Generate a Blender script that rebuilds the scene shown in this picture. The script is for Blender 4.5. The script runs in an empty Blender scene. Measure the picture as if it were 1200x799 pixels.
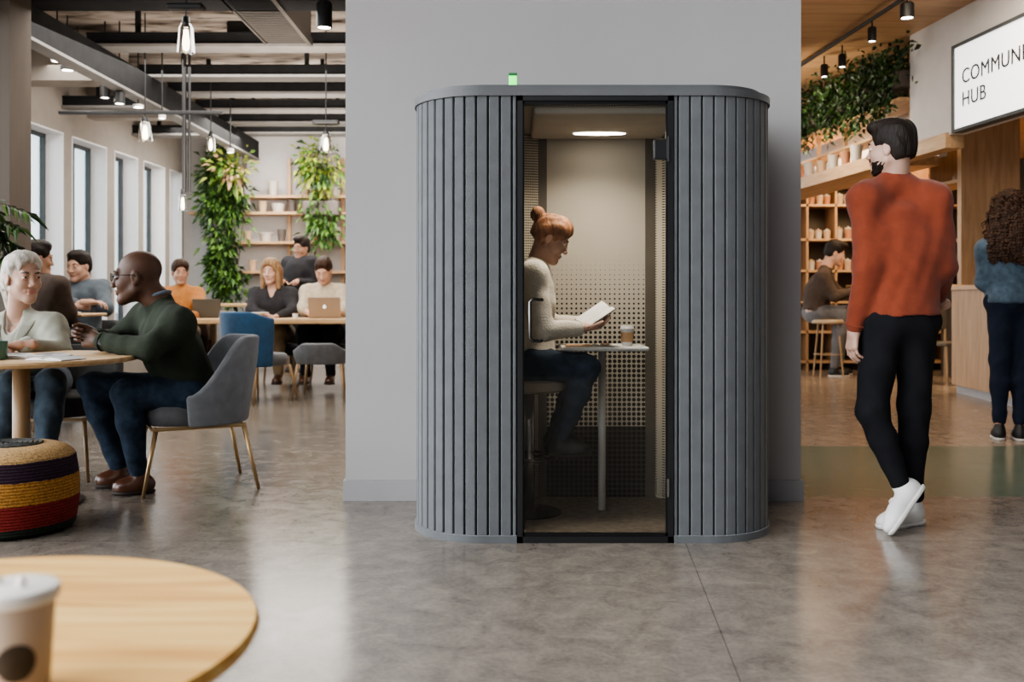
import bpy, bmesh, math, random
import numpy as np
from mathutils import Vector, Matrix
random.seed(7); np.random.seed(7)
R = math.radians
F, CX, HY, CH = 1150.0, 600.0, 345.0, 1.02
C = bpy.context.scene.collection
def P(x, y, Y):                       # where a spot of the photo stands in the room at depth Y
    return np.array([(x - CX) / F * Y, Y, CH - (y - HY) / F * Y])
def V3(*a): return np.array(a, float)
def nrm(v):
    v = np.array(v, float); return v / (np.linalg.norm(v) + 1e-12)

# ------------------------------------------------------------ materials
MT = {}
def nodes(name):
    m = bpy.data.materials.new(name); m.use_nodes = True
    return m, m.node_tree, m.node_tree.nodes['Principled BSDF']
def mat(name, col, rough=.6, metal=0, var=.12, scale=8, stretch=(1, 1, 1), bump=0, bscale=60, emit=None, es=0, sheen=0, coat=0, detail=4, spec=.5, alpha=1):
    m, nt, b = nodes(name); N = nt.nodes.new; L = nt.links.new
    b.inputs['Roughness'].default_value = rough; b.inputs['Metallic'].default_value = metal
    b.inputs['Specular IOR Level'].default_value = spec
    if sheen: b.inputs['Sheen Weight'].default_value = sheen
    if coat: b.inputs['Coat Weight'].default_value = coat; b.inputs['Coat Roughness'].default_value = .15
    tc = N('ShaderNodeTexCoord'); mp = N('ShaderNodeMapping'); mp.inputs['Scale'].default_value = stretch
    L(tc.outputs['Object'], mp.inputs['Vector'])
    nz = N('ShaderNodeTexNoise'); nz.inputs['Scale'].default_value = scale; nz.inputs['Detail'].default_value = detail
    L(mp.outputs[0], nz.inputs['Vector'])
    cr = N('ShaderNodeValToRGB'); cr.color_ramp.elements[0].position = .3; cr.color_ramp.elements[1].position = .7
    c = np.array(col[:3], float)
    cr.color_ramp.elements[0].color = (*np.clip(c * (1 - var), 0, 1), 1); cr.color_ramp.elements[1].color = (*np.clip(c * (1 + var), 0, 1), 1)
    L(nz.outputs['Fac'], cr.inputs['Fac']); L(cr.outputs['Color'], b.inputs['Base Color'])
    if bump:
        n2 = N('ShaderNodeTexNoise'); n2.inputs['Scale'].default_value = bscale; n2.inputs['Detail'].default_value = 3
        L(mp.outputs[0], n2.inputs['Vector']); bp = N('ShaderNodeBump'); bp.inputs['Strength'].default_value = bump; bp.inputs['Distance'].default_value = .01
        L(n2.outputs['Fac'], bp.inputs['Height']); L(bp.outputs[0], b.inputs['Normal'])
    if emit is not None:
        b.inputs['Emission Color'].default_value = (*emit, 1); b.inputs['Emission Strength'].default_value = es
    MT[name] = m; return m
def ramp_mat(name, cols, scale, stretch, rough=.5, bump=0, wave=None, coat=0):
    m, nt, b = nodes(name); N = nt.nodes.new; L = nt.links.new
    b.inputs['Roughness'].default_value = rough
    if coat: b.inputs['Coat Weight'].default_value = coat; b.inputs['Coat Roughness'].default_value = .12
    tc = N('ShaderNodeTexCoord'); mp = N('ShaderNodeMapping'); mp.inputs['Scale'].default_value = stretch
    L(tc.outputs['Object'], mp.inputs['Vector'])
    nz = N('ShaderNodeTexNoise'); nz.inputs['Scale'].default_value = scale; nz.inputs['Detail'].default_value = 6; nz.inputs['Distortion'].default_value = .6
    L(mp.outputs[0], nz.inputs['Vector'])
    cr = N('ShaderNodeValToRGB'); e = cr.color_ramp.elements
    e[0].position = cols[0][0]; e[0].color = (*cols[0][1], 1); e[1].position = cols[-1][0]; e[1].color = (*cols[-1][1], 1)
    for p, c in cols[1:-1]:
        q = e.new(p); q.color = (*c, 1)
    L(nz.outputs['Fac'], cr.inputs['Fac']); L(cr.outputs['Color'], b.inputs['Base Color'])
    if bump:
        bp = N('ShaderNodeBump'); bp.inputs['Strength'].default_value = bump; bp.inputs['Distance'].default_value = .01
        L(nz.outputs['Fac'], bp.inputs['Height']); L(bp.outputs[0], b.inputs['Normal'])
    MT[name] = m; return m
def glass(name, tint=(.95, .97, .97), refl=.12):
    m, nt, b = nodes(name); nt.nodes.remove(b); N = nt.nodes.new; L = nt.links.new
    out = nt.nodes['Material Output']; t = N('ShaderNodeBsdfTransparent'); t.inputs[0].default_value = (*tint, 1)
    g = N('ShaderNodeBsdfGlossy'); g.inputs['Roughness'].default_value = .03
    fr = N('ShaderNodeFresnel'); fr.inputs[0].default_value = 1.45
    ml = N('ShaderNodeMath'); ml.operation = 'MULTIPLY'; ml.inputs[1].default_value = refl / .04; L(fr.outputs[0], ml.inputs[0])
    cl = N('ShaderNodeClamp'); cl.inputs['Max'].default_value = .6; L(ml.outputs[0], cl.inputs[0])
    mx = N('ShaderNodeMixShader'); L(cl.outputs[0], mx.inputs[0]); L(t.outputs[0], mx.inputs[1]); L(g.outputs[0], mx.inputs[2]); L(mx.outputs[0], out.inputs[0])
    MT[name] = m; return m
def emis(name, col, s):
    return mat(name, col, emit=col, es=s, var=0)

# ------------------------------------------------------------ mesh builder
class MB:
    def __init__(s): s.v = []; s.f = []; s.m = []
    def add(s, vs, fs, mi=0):
        o = len(s.v); s.v += [tuple(map(float, v)) for v in vs]; s.f += [tuple(i + o for i in f) for f in fs]; s.m += [mi] * len(fs); return s
    def box(s, x0, x1, y0, y1, z0, z1, mi=0, M=None):
        vs = [(x, y, z) for x in (x0, x1) for y in (y0, y1) for z in (z0, z1)]
        if M is not None: vs = [tuple(M @ Vector(v)) for v in vs]
        return s.add(vs, [(0, 1, 3, 2), (4, 6, 7, 5), (0, 4, 5, 1), (2, 3, 7, 6), (0, 2, 6, 4), (1, 5, 7, 3)], mi)
    def rbox(s, x0, x1, y0, y1, z0, z1, bev=.01, seg=3, mi=0, M=None):
        bm = bmesh.new(); bmesh.ops.create_cube(bm, size=1)
        for v in bm.verts: v.co = Vector(((x0 + x1) / 2 + v.co.x * (x1 - x0), (y0 + y1) / 2 + v.co.y * (y1 - y0), (z0 + z1) / 2 + v.co.z * (z1 - z0)))
        bmesh.ops.bevel(bm, geom=bm.edges[:], offset=bev, segments=seg, profile=.5, affect='EDGES')
        bm.verts.ensure_lookup_table(); vs = [tuple((M @ v.co) if M is not None else v.co) for v in bm.verts]; fs = [[v.index for v in f.verts] for f in bm.faces]; bm.free()
        return s.add(vs, fs, mi)
    def tube(s, path, r, seg=12, cap=True, mi=0, closed=False):
        path = [np.array(p, float) for p in path]; n = len(path); rs = r if hasattr(r, '__len__') else [r] * n
        rings = []; up = None
        for i, p in enumerate(path):
            if closed: t = path[(i + 1) % n] - path[i - 1]
            else: t = path[min(i + 1, n - 1)] - path[max(i - 1, 0)]
            t = nrm(t)
            if up is None: up = np.array([0, 0, 1.]) if abs(t[2]) < .9 else np.array([1., 0, 0])
            a = nrm(np.cross(t, up)); b = np.cross(a, t); up = b
            rings.append([p + rs[i] * (a * math.cos(2 * math.pi * k / seg) + b * math.sin(2 * math.pi * k / seg)) for k in range(seg)])
        vs = [v for ring in rings for v in ring]; fs = []
        for i in range(n if closed else n - 1):
            j = (i + 1) % n
            for k in range(seg):
                k2 = (k + 1) % seg; fs.append((i * seg + k, j * seg + k, j * seg + k2, i * seg + k2))
        if cap and not closed: fs += [tuple(range(seg)), tuple((n - 1) * seg + k for k in reversed(range(seg)))]
        return s.add(vs, fs, mi)
    def cyl(s, a, b, r, r2=None, seg=24, mi=0): return s.tube([a, b], [r, r if r2 is None else r2], seg, True, mi)
    def lathe(s, prof, c=(0, 0, 0), seg=40, mi=0, fn=None):
        vs = []; fs = []; n = len(prof)
        for k in range(seg):
            a = 2 * math.pi * k / seg
            for i, (r, z) in enumerate(prof):
                rr = r + (fn(a, z, i) if fn else 0)
                vs.append((c[0] + rr * math.cos(a), c[1] + rr * math.sin(a), c[2] + z))
        for k in range(seg):
            k2 = (k + 1) % seg
            for i in range(n - 1): fs.append((k * n + i, k2 * n + i, k2 * n + i + 1, k * n + i + 1))
        if prof[0][0] > 1e-5: fs.append(tuple(k * n for k in reversed(range(seg))))
        if prof[-1][0] > 1e-5: fs.append(tuple(k * n + n - 1 for k in range(seg)))
        return s.add(vs, fs, mi)
    def prism(s, poly, z0, z1, mi=0, M=None):
        n = len(poly); vs = [(x, y, z0) for x, y in poly] + [(x, y, z1) for x, y in poly]
        if M is not None: vs = [tuple(M @ Vector(v)) for v in vs]
        return s.add(vs, [tuple(reversed(range(n))), tuple(range(n, 2 * n))] + [(i, (i + 1) % n, n + (i + 1) % n, n + i) for i in range(n)], mi)
    def sphere(s, c, r, seg=16, mi=0):
        r = r if hasattr(r, '__len__') else (r, r, r); vs = []; fs = []; h = seg // 2
        for i in range(h + 1):
            for k in range(seg):
                a = math.pi * i / h; b = 2 * math.pi * k / seg
                vs.append((c[0] + r[0] * math.sin(a) * math.cos(b), c[1] + r[1] * math.sin(a) * math.sin(b), c[2] + r[2] * math.cos(a)))
        for i in range(h):
            for k in range(seg): fs.append((i * seg + k, (i + 1) * seg + k, (i + 1) * seg + (k + 1) % seg, i * seg + (k + 1) % seg))
        return s.add(vs, fs, mi)
    def xf(s, M):
        s.v = [tuple(M @ Vector(v)) for v in s.v]; return s
    def build(s, name, mats, parent=None, smooth=False, off=None):
        vs = np.array(s.v)
        if off is not None: vs = vs - np.array(off)
        return link(name, vs, s.f, mats, parent, smooth, s.m)
def link(name, vs, fs, mats, parent=None, smooth=False, mi=None):
    me = bpy.data.meshes.new(name); me.from_pydata(vs.tolist() if hasattr(vs, 'tolist') else vs, [], fs.tolist() if hasattr(fs, 'tolist') else fs)
    for m in (mats if isinstance(mats, (list, tuple)) else [mats]): me.materials.append(MT[m] if isinstance(m, str) else m)
    if mi is not None and len(set(mi)) > 1: me.polygons.foreach_set('material_index', np.array(mi, dtype=np.int32))
    if smooth:
        me.polygons.foreach_set('use_smooth', np.ones(len(me.polygons), dtype=bool))
        if smooth == 'auto': me.set_sharp_from_angle(angle=R(38))
    me.validate(); me.update()
    o = bpy.data.objects.new(name, me); C.objects.link(o)
    if parent is not None: o.parent = parent
    return o
def tag(o, label=None, cat=None, group=None, kind=None):
    if label: o['label'] = label
    if cat: o['category'] = cat
    if group: o['group'] = group
    if kind: o['kind'] = kind
    return o
def thing(name, label, cat, loc=(0, 0, 0), rz=0, group=None):
    o = bpy.data.objects.new(name, None); C.objects.link(o); o.empty_display_size = .1
    o.location = tuple(map(float, loc)); o.rotation_euler = (0, 0, rz); return tag(o, label, cat, group)
def copy_tree(o, parent=None):
    c = o.copy(); C.objects.link(c); c.parent = parent
    for ch in [x for x in bpy.data.objects if x.parent == o]: copy_tree(ch, c)
    return c
def struct(name, mb, m, smooth=False):
    return tag(mb.build(name, m, smooth=smooth), kind='structure')

# ------------------------------------------------------------ smooth-union solids
def cap(a, b, ra, rb=None, k=.02): return ('c', np.array(a, float), np.array(b, float), ra, ra if rb is None else rb, k)
def ell(c, r, M=None, k=.02): return ('e', np.array(c, float), np.array(r, float) if hasattr(r, '__len__') else np.array([r, r, r], float), M, k)
def sub(p): return ('s', p)
def plane(n, p, k=.004): return ('p', nrm(n), np.array(p, float), k)   # keep the side n points away from
def bounds(p):
    if p[0] == 'c': r = max(p[3], p[4]); return np.minimum(p[1], p[2]) - r, np.maximum(p[1], p[2]) + r
    r = p[2].max(); return p[1] - r, p[1] + r
def dist(p, X):
    if p[0] == 'c':
        a, b, ra, rb = p[1:5]; ab = b - a; q = X - a; t = np.clip((q @ ab) / max(ab @ ab, 1e-9), 0, 1)
        return np.linalg.norm(q - t[..., None] * ab, axis=-1) - (ra + (rb - ra) * t)
    q = X - p[1]
    if p[3] is not None: q = q @ p[3]          # columns of M are the axes
    r = p[2]; k0 = np.linalg.norm(q / r, axis=-1); k1 = np.linalg.norm(q / (r * r), axis=-1) + 1e-9
    return k0 * (k0 - 1) / k1
def fold_fn(amp, seed, lam=(.05, .16), aniso=None):
    rs = np.random.RandomState(seed); ks = []
    for _ in range(6):
        d = rs.normal(size=3)
        if aniso is not None: d = d * np.array(aniso)
        ks.append((nrm(d) * 2 * math.pi / rs.uniform(*lam), rs.uniform(0, 6.28)))
    def f(X):
        w = 0
        for i, (k, ph) in enumerate(ks): w = w + np.sin(X @ k + ph + (1.3 * np.sin(X @ ks[(i + 2) % 6][0] * .5)))
        return amp * w / 2.4
    return f
def solid(prims, vox, noise=None):
    pos = [p for p in prims if p[0] in 'ce']
    lo = np.min([bounds(p)[0] for p in pos], 0) - 4 * vox - .01; hi = np.max([bounds(p)[1] for p in pos], 0) + 4 * vox + .01
    n = np.ceil((hi - lo) / vox).astype(int) + 1
    ax = [lo[i] + vox * np.arange(n[i]) for i in range(3)]
    D = np.full(n, .2, np.float32)
    def region(l, h):
        i0 = np.clip(np.floor((l - lo) / vox).astype(int), 0, n); i1 = np.clip(np.ceil((h - lo) / vox).astype(int) + 1, 0, n)
        sl = tuple(slice(i0[i], i1[i]) for i in range(3))
        if min(i1 - i0) <= 0: return None, None
        return sl, np.stack(np.meshgrid(*[ax[i][sl[i]] for i in range(3)], indexing='ij'), -1)
    for p in prims:
        if p[0] == 'p':
            g = (ax[0][:, None, None] - p[2][0]) * p[1][0] + (ax[1][None, :, None] - p[2][1]) * p[1][1] + (ax[2][None, None, :] - p[2][2]) * p[1][2]
            D = np.maximum(D, g.astype(np.float32)); continue
        neg = p[0] == 's'; q = p[1] if neg else p; k = q[-1]
        l, h = bounds(q); sl, X = region(l - k - 2 * vox, h + k + 2 * vox)
        if sl is None: continue
        d = dist(q, X); A = D[sl]
        if neg:
            hh = np.clip(.5 - .5 * (A + d) / k, 0, 1); D[sl] = A * (1 - hh) + (-d) * hh + k * hh * (1 - hh)
        else:
            hh = np.clip(.5 + .5 * (A - d) / k, 0, 1); D[sl] = A * (1 - hh) + d * hh - k * hh * (1 - hh)
    if noise is not None:
        idx = np.nonzero(np.abs(D) < .03)
        X = np.stack([ax[i][idx[i]] for i in range(3)], -1); D[idx] += noise(X).astype(np.float32)
    D[0] = D[-1] = .2; D[:, 0] = D[:, -1] = .2; D[:, :, 0] = D[:, :, -1] = .2
    return nets(D, lo, vox)
def nets(D, lo, vox):
    S = D < 0
    cnt = sum(S[a:S.shape[0] - 1 + a, b:S.shape[1] - 1 + b, c:S.shape[2] - 1 + c].astype(np.int8) for a in (0, 1) for b in (0, 1) for c in (0, 1))
    I = np.stack(np.nonzero((cnt > 0) & (cnt < 8)), -1)
    ids = np.full(cnt.shape, -1, np.int64); ids[tuple(I.T)] = np.arange(len(I))
    cor = np.array([(a, b, c) for a in (0, 1) for b in (0, 1) for c in (0, 1)])
    vals = np.stack([D[tuple((I + c).T)] for c in cor], -1)
    acc = np.zeros((len(I), 3)); w = np.zeros(len(I))
    for i in range(8):
        for j in range(i + 1, 8):
            if np.abs(cor[i] - cor[j]).sum() != 1: continue
            a, b = vals[:, i], vals[:, j]; m = (a < 0) != (b < 0); t = np.where(m, a / np.where(m, a - b, 1), 0)
            acc += m[:, None] * (cor[i] + t[:, None] * (cor[j] - cor[i])); w += m
    V = lo + vox * (I + acc / w[:, None])
    fs = []
    for axis in range(3):
        s0 = [slice(None)] * 3; s1 = [slice(None)] * 3; s0[axis] = slice(0, -1); s1[axis] = slice(1, None)
        A, B = S[tuple(s0)], S[tuple(s1)]
        E = np.stack(np.nonzero(A != B), -1); u, v = (axis + 1) % 3, (axis + 2) % 3
        E = E[(E[:, u] > 0) & (E[:, v] > 0) & (E[:, u] < S.shape[u] - 1) & (E[:, v] < S.shape[v] - 1)]
        if not len(E): continue
        du = np.zeros(3, int); du[u] = 1; dv = np.zeros(3, int); dv[v] = 1
        q = np.stack([ids[tuple((E - du - dv).T)], ids[tuple((E - dv).T)], ids[tuple(E.T)], ids[tuple((E - du).T)]], -1)
        fl = ~A[tuple(E.T)]; q[fl] = q[fl][:, ::-1]; fs.append(q)
    return V, np.concatenate(fs)
def solid_obj(name, prims, vox, m, parent=None, noise=None, off=(0, 0, 0)):
    V, Fc = solid(prims, vox, noise); return link(name, V - np.array(off), Fc, m, parent, True)

# ------------------------------------------------------------ leaves
def leaf_mesh(name, pts, dirs, ln, wd, mats, parent=None, off=(0, 0, 0), droop=.3, nm=1):
    n = len(pts); pts = np.array(pts); dirs = np.array(dirs); dirs /= np.linalg.norm(dirs, axis=1)[:, None] + 1e-9
    rs = np.random.RandomState(n); sd = np.cross(dirs, rs.normal(size=(n, 3))); sd /= np.linalg.norm(sd, axis=1)[:, None] + 1e-9
    l = (ln * rs.uniform(.6, 1.2, n))[:, None]; w = (wd * rs.uniform(.7, 1.2, n))[:, None]; dz = np.array([[0, 0, -1.]])
    p0 = pts; p1 = pts + dirs * l * .45; p2 = pts + dirs * l + dz * l * droop
    vs = np.stack([p0, p1 + sd * w * .5, p2, p1 - sd * w * .5, p1 + np.cross(dirs, sd) * w * .15], 1).reshape(-1, 3) - np.array(off)
    b = np.arange(n)[:, None] * 5; f = np.concatenate([b + [0, 1, 4], b + [1, 2, 4], b + [2, 3, 4], b + [3, 0, 4]])
    mi = np.tile(rs.randint(0, nm, n), 4)
    return link(name, vs, f, mats, parent, False, mi.tolist())
def wood(name, a, b, c, axis=0, scale=3, rough=.45, bump=.05, coat=0):
    st = [9, 9, 9]; st[axis] = .8
    return ramp_mat(name, [(.3, a), (.5, b), (.72, c)], scale, st, rough, bump, coat=coat)
wood('oak_x', (.42, .25, .13), (.52, .33, .18), (.60, .40, .23), 0)
wood('oak_y', (.42, .25, .13), (.52, .33, .18), (.60, .40, .23), 1)
wood('oak_z', (.36, .21, .105), (.44, .27, .145), (.50, .32, .18), 2)
wood('table_oak', (.44, .27, .13), (.54, .35, .18), (.62, .43, .24), 0)
wood('fore_oak', (.55, .265, .06), (.68, .38, .10), (.78, .52, .185), 0, 3, .55)
wood('pale_wood', (.40, .29, .17), (.48, .36, .23), (.55, .43, .28), 0)
wood('counter_wood', (.29, .17, .082), (.37, .225, .115), (.43, .275, .15), 2)
wood('ceiling_wood', (.38, .22, .115), (.47, .285, .155), (.54, .34, .19), 0, 2)
wood('leg_wood', (.30, .19, .10), (.36, .24, .13), (.42, .28, .16), 2)
mat('wall_grey', (.40, .385, .38), .75, var=.03, scale=1.5, bump=.02, bscale=120)
mat('base_grey', (.34, .33, .335), .6, var=.03)
mat('wall_pale', (.52, .50, .49), .8, var=.04)
mat('wall_taupe', (.31, .28, .25), .85, var=.05)
mat('wall_white', (.62, .61, .61), .7, var=.03)
mat('reveal_white', (.85, .85, .87), .6, var=.02)
mat('brown_concrete', (.13, .105, .085), .85, var=.2, scale=3, stretch=(1, 1, .3), bump=.1, bscale=30)
mat('frame_dark', (.06, .07, .075), .5, var=.1)
mat('steel_beam', (.085, .08, .076), .6, var=.2, scale=4)
mat('flange_metal', (.20, .19, .18), .6, var=.1)
mat('black_beam', (.018, .018, .019), .7, spec=.12, var=.2)
mat('duct_metal', (.09, .082, .075), .5, metal=.3, var=.15, scale=3)
mat('black', (.012, .012, .013), .4, var=.1)
mat('black_metal', (.015, .015, .016), .3, metal=.4, var=.1)
mat('chrome', (.45, .45, .46), .22, metal=1, var=.05)
mat('dark_chrome', (.12, .115, .11), .25, metal=1, var=.1)
mat('white_paint', (.62, .61, .59), .35, var=.03)
mat('gold_metal', (.50, .34, .18), .35, metal=.75, var=.08)
mat('white_plastic', (.78, .76, .74), .4, var=.03)
mat('paper', (.72, .70, .67), .8, var=.08, scale=25)
mat('print', (.25, .24, .24), .8, var=.5, scale=60, stretch=(1, 4, 1))
mat('cardboard', (.45, .27, .14), .7, var=.1)
mat('cup_paper', (.50, .40, .32), .6, var=.05)
mat('cup_lid', (.80, .75, .70), .35, var=.02)
mat('dark_print', (.045, .032, .022), .6, var=.25, scale=40)
mat('felt', (.108, .113, .119), .95, var=.10, scale=14, bump=.25, bscale=260, sheen=.25)
mat('felt_dark', (.03, .033, .037), .95, var=.1)
mat('cap_grey', (.10, .103, .107), .6, var=.08)
mat('beige_panel', (.50, .46, .40), .85, var=.05)
mat('cushion', (.42, .37, .30), .9, var=.08, bump=.2)
mat('pod_floor', (.16, .13, .10), .8, var=.35, scale=30)
mat('post_brown', (.10, .085, .065), .6, var=.1)
mat('blue_fabric', (.022, .085, .18), .9, var=.15, scale=20, bump=.25, bscale=200, sheen=.3)
mat('grey_fabric', (.16, .165, .175), .95, var=.14, scale=18, bump=.3, bscale=220, sheen=.3)
mat('seat_grey', (.10, .10, .105), .95, var=.14, scale=18, bump=.3, bscale=220)
mat('dark_fabric', (.05, .048, .045), .9, var=.2, bump=.2)
mat('green_mug', (.07, .16, .12), .35, var=.1)
mat('terracotta', (.42, .20, .11), .8, var=.15)
mat('pot_white', (.50, .45, .39), .6, var=.08)
mat('pot_tan', (.48, .34, .22), .7, var=.12)
mat('pot_dark', (.10, .08, .07), .6, var=.2)
mat('leaf_a', (.035, .085, .018), .5, var=.5, scale=9)
mat('leaf_b', (.085, .17, .03), .5, var=.4, scale=9)
mat('leaf_c', (.22, .26, .04), .5, var=.4, scale=9)
mat('leaf_d', (.014, .035, .010), .5, var=.5, scale=9)
mat('leaf_pink', (.38, .24, .15), .6, var=.3)
mat('stem', (.10, .07, .04), .8)
mat('skin_light', (.55, .33, .24), .5, var=.06, scale=18)
mat('skin_pale', (.52, .325, .245), .5, var=.06, scale=18)
mat('skin_dark', (.080, .038, .022), .50, spec=.35, var=.15, scale=18)
mat('skin_tan', (.42, .23, .15), .5, var=.08, scale=18)
mat('lips', (.44, .20, .165), .4, var=.05)
mat('lips_dark', (.11, .045, .035), .35, var=.05)
mat('eye_white', (.7, .68, .66), .2, var=.02)
mat('iris', (.04, .025, .015), .15, var=.1)
def hairm(n, c, r=.55): mat(n, c, r, spec=.25, var=.45, scale=50, stretch=(1, 1, .25), bump=.5, bscale=140, detail=6)
hairm('hair_auburn', (.27, .125, .062)); hairm('hair_dark', (.018, .012, .009)); hairm('hair_silver', (.50, .46, .41))
hairm('hair_brown', (.045, .022, .013)); hairm('hair_blonde', (.28, .17, .09)); hairm('hair_grey', (.10, .09, .085))
def cloth(n, c, b=.3, s=180, v=.12): mat(n, c, .92, var=v, scale=22, bump=b, bscale=s, sheen=.15 if max(c) > .1 else 0, spec=.25)
cloth('knit_cream', (.74, .68, .59), .5, 140); cloth('rust_knit', (.21, .046, .022), .25, 260); cloth('green_knit', (.026, .032, .021), .35)
cloth('jeans', (.024, .038, .062), .3, 260, .35); cloth('jeans_pale', (.068, .098, .13), .3, 260, .3); cloth('black_cloth', (.008, .008, .010), .2); cloth('navy_cloth', (.010, .014, .028), .2)
cloth('denim', (.065, .098, .135), .35, 240, .3); cloth('linen_sage', (.36, .36, .30), .3, 240, .08); cloth('shirt_pink', (.48, .40, .35)); cloth('orange_knit', (.42, .17, .05))
cloth('brown_jacket', (.085, .062, .05)); cloth('grey_tee', (.10, .12, .14)); cloth('charcoal', (.035, .033, .036)); cloth('cream_tee', (.52, .44, .33)); cloth('grey_trouser', (.15, .15, .16)); cloth('khaki', (.24, .17, .10))
cloth('collar_grey', (.12, .14, .17)); cloth('white_tee', (.65, .63, .61))
mat('shoe_white', (.70, .68, .66), .6, var=.05); mat('sole_white', (.62, .60, .57), .6, var=.05); mat('shoe_brown', (.09, .035, .018), .3, var=.25, coat=.3); mat('sole_dark', (.03, .02, .015), .6); mat('shoe_black', (.012, .012, .013), .5)
mat('laptop_tan', (.40, .30, .22), .35, metal=.3, var=.03)
mat('building_grey', (.42, .45, .48), .8, var=.1); mat('building_glass', (.10, .14, .17), .2)
mat('ground_out', (.4, .4, .4), .9)
emis('led', (1, .93, .80), 14); emis('bulb', (1, .86, .66), 9); emis('bulb_white', (1, .97, .92), 7); emis('sign_face', (.96, .98, 1), 1.3); emis('green_led', (.12, 1, .15), 1.6)
mat('green_dark', (.02, .18, .05), .4); mat('letter', (.03, .03, .035), .6); emis('warm_glow', (1, .72, .40), 2.2); emis('logo_light', (.9, .9, .85), 1.2)
glass('door_glass', (.93, .93, .92), .045); glass('pane', (.9, .95, .96), .05); glass('lamp_glass', (.93, .92, .9), .09)
mat('brass', (.3, .2, .1), .3, metal=.8)

# floor: polished concrete with worn mottling, saw joints, a green inlay and a hub zone tinted tan for warm reflected light
def floor_mat():
    m, nt, b = nodes('polished_concrete'); N = nt.nodes.new; L = nt.links.new
    tc = N('ShaderNodeTexCoord'); sp = N('ShaderNodeSeparateXYZ'); L(tc.outputs['Object'], sp.inputs[0])
    def noise(s, d, st=(1, 1, 1), dist=0):
        mp = N('ShaderNodeMapping'); mp.inputs['Scale'].default_value = st; L(tc.outputs['Object'], mp.inputs[0])
        n = N('ShaderNodeTexNoise'); n.inputs['Scale'].default_value = s; n.inputs['Detail'].default_value = d; n.inputs['Distortion'].default_value = dist; n.inputs['Roughness'].default_value = .65; L(mp.outputs[0], n.inputs['Vector']); return n.outputs['Fac']
    def ramp(fac, a, b_, p0=.3, p1=.7):
        r = N('ShaderNodeValToRGB'); r.color_ramp.elements[0].position = p0; r.color_ramp.elements[1].position = p1
        r.color_ramp.elements[0].color = (*a, 1); r.color_ramp.elements[1].color = (*b_, 1); L(fac, r.inputs[0]); return r.outputs[0]
    def mth(op, a, bb):
        n = N('ShaderNodeMath'); n.operation = op
        for i, q in enumerate((a, bb)):
            if hasattr(q, 'links'): L(q, n.inputs[i])
            else: n.inputs[i].default_value = q
        return n.outputs[0]
    def mix(f, a, bb, t='MIX'):
        n = N('ShaderNodeMix'); n.data_type = 'RGBA'; n.blend_type = t
        if hasattr(f, 'links'): L(f, n.inputs[0])
        else: n.inputs[0].default_value = f
        for i, q in ((6, a), (7, bb)):
            if hasattr(q, 'links'): L(q, n.inputs[i])
            else: n.inputs[i].default_value = (*q, 1)
        return n.outputs[2]
    n1 = noise(1.3, 8, dist=1.2); n2 = noise(9, 9, dist=.6); n3 = noise(60, 3)
    base = ramp(n1, (.10, .084, .070), (.26, .22, .18))
    base = mix(.55, base, ramp(n2, (.085, .070, .058), (.34, .285, .23)))
    base = mix(.18, base, ramp(n3, (.13, .12, .11), (.42, .39, .36)))
    tan = mix(.5, ramp(n1, (.24, .185, .14), (.40, .31, .235)), ramp(n2, (.20, .155, .12), (.45, .35, .265)))  # hub floor tone: the warm reflection is put into the colour
    grn = mix(.5, ramp(n1, (.11, .142, .105), (.17, .21, .16)), ramp(n2, (.10, .128, .095), (.20, .235, .175)))
    x, y = sp.outputs[0], sp.outputs[1]
    right = mth('GREATER_THAN', x, 1.43)
    f_warm_refl = mth('MULTIPLY', right, mth('GREATER_THAN', y, 6.6)); f_grn = mth('MULTIPLY', right, mth('MULTIPLY', mth('GREATER_THAN', y, 4.95), mth('LESS_THAN', y, 6.6)))
    col = mix(f_warm_refl, base, tan); col = mix(f_grn, col, grn)
    # joints
    jl = mth('ABSOLUTE', mth('SUBTRACT', x, mth('ADD', mth('MULTIPLY', y, .0766), .404)), 0)
    j1 = mth('MULTIPLY', mth('LESS_THAN', jl, .0022), mth('LESS_THAN', y, 4.05)); j2 = mth('LESS_THAN', mth('ABSOLUTE', mth('SUBTRACT', y, 4.06), 0), .004)
    jj = mth('MAXIMUM', j1, j2); col = mix(mth('MULTIPLY', jj, .6), col, (.06, .052, .045))
    L(col, b.inputs['Base Color'])
    rr = N('ShaderNodeMapRange'); rr.inputs[3].default_value = .10; rr.inputs[4].default_value = .30; L(n2, rr.inputs[0]); L(rr.outputs[0], b.inputs['Roughness'])
    b.inputs['Specular IOR Level'].default_value = .75
    bp = N('ShaderNodeBump'); bp.inputs['Strength'].default_value = .05; bp.inputs['Distance'].default_value = .01; L(n2, bp.inputs['Height']); L(bp.outputs[0], b.inputs['Normal'])
    MT['floor'] = m
floor_mat()
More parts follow.
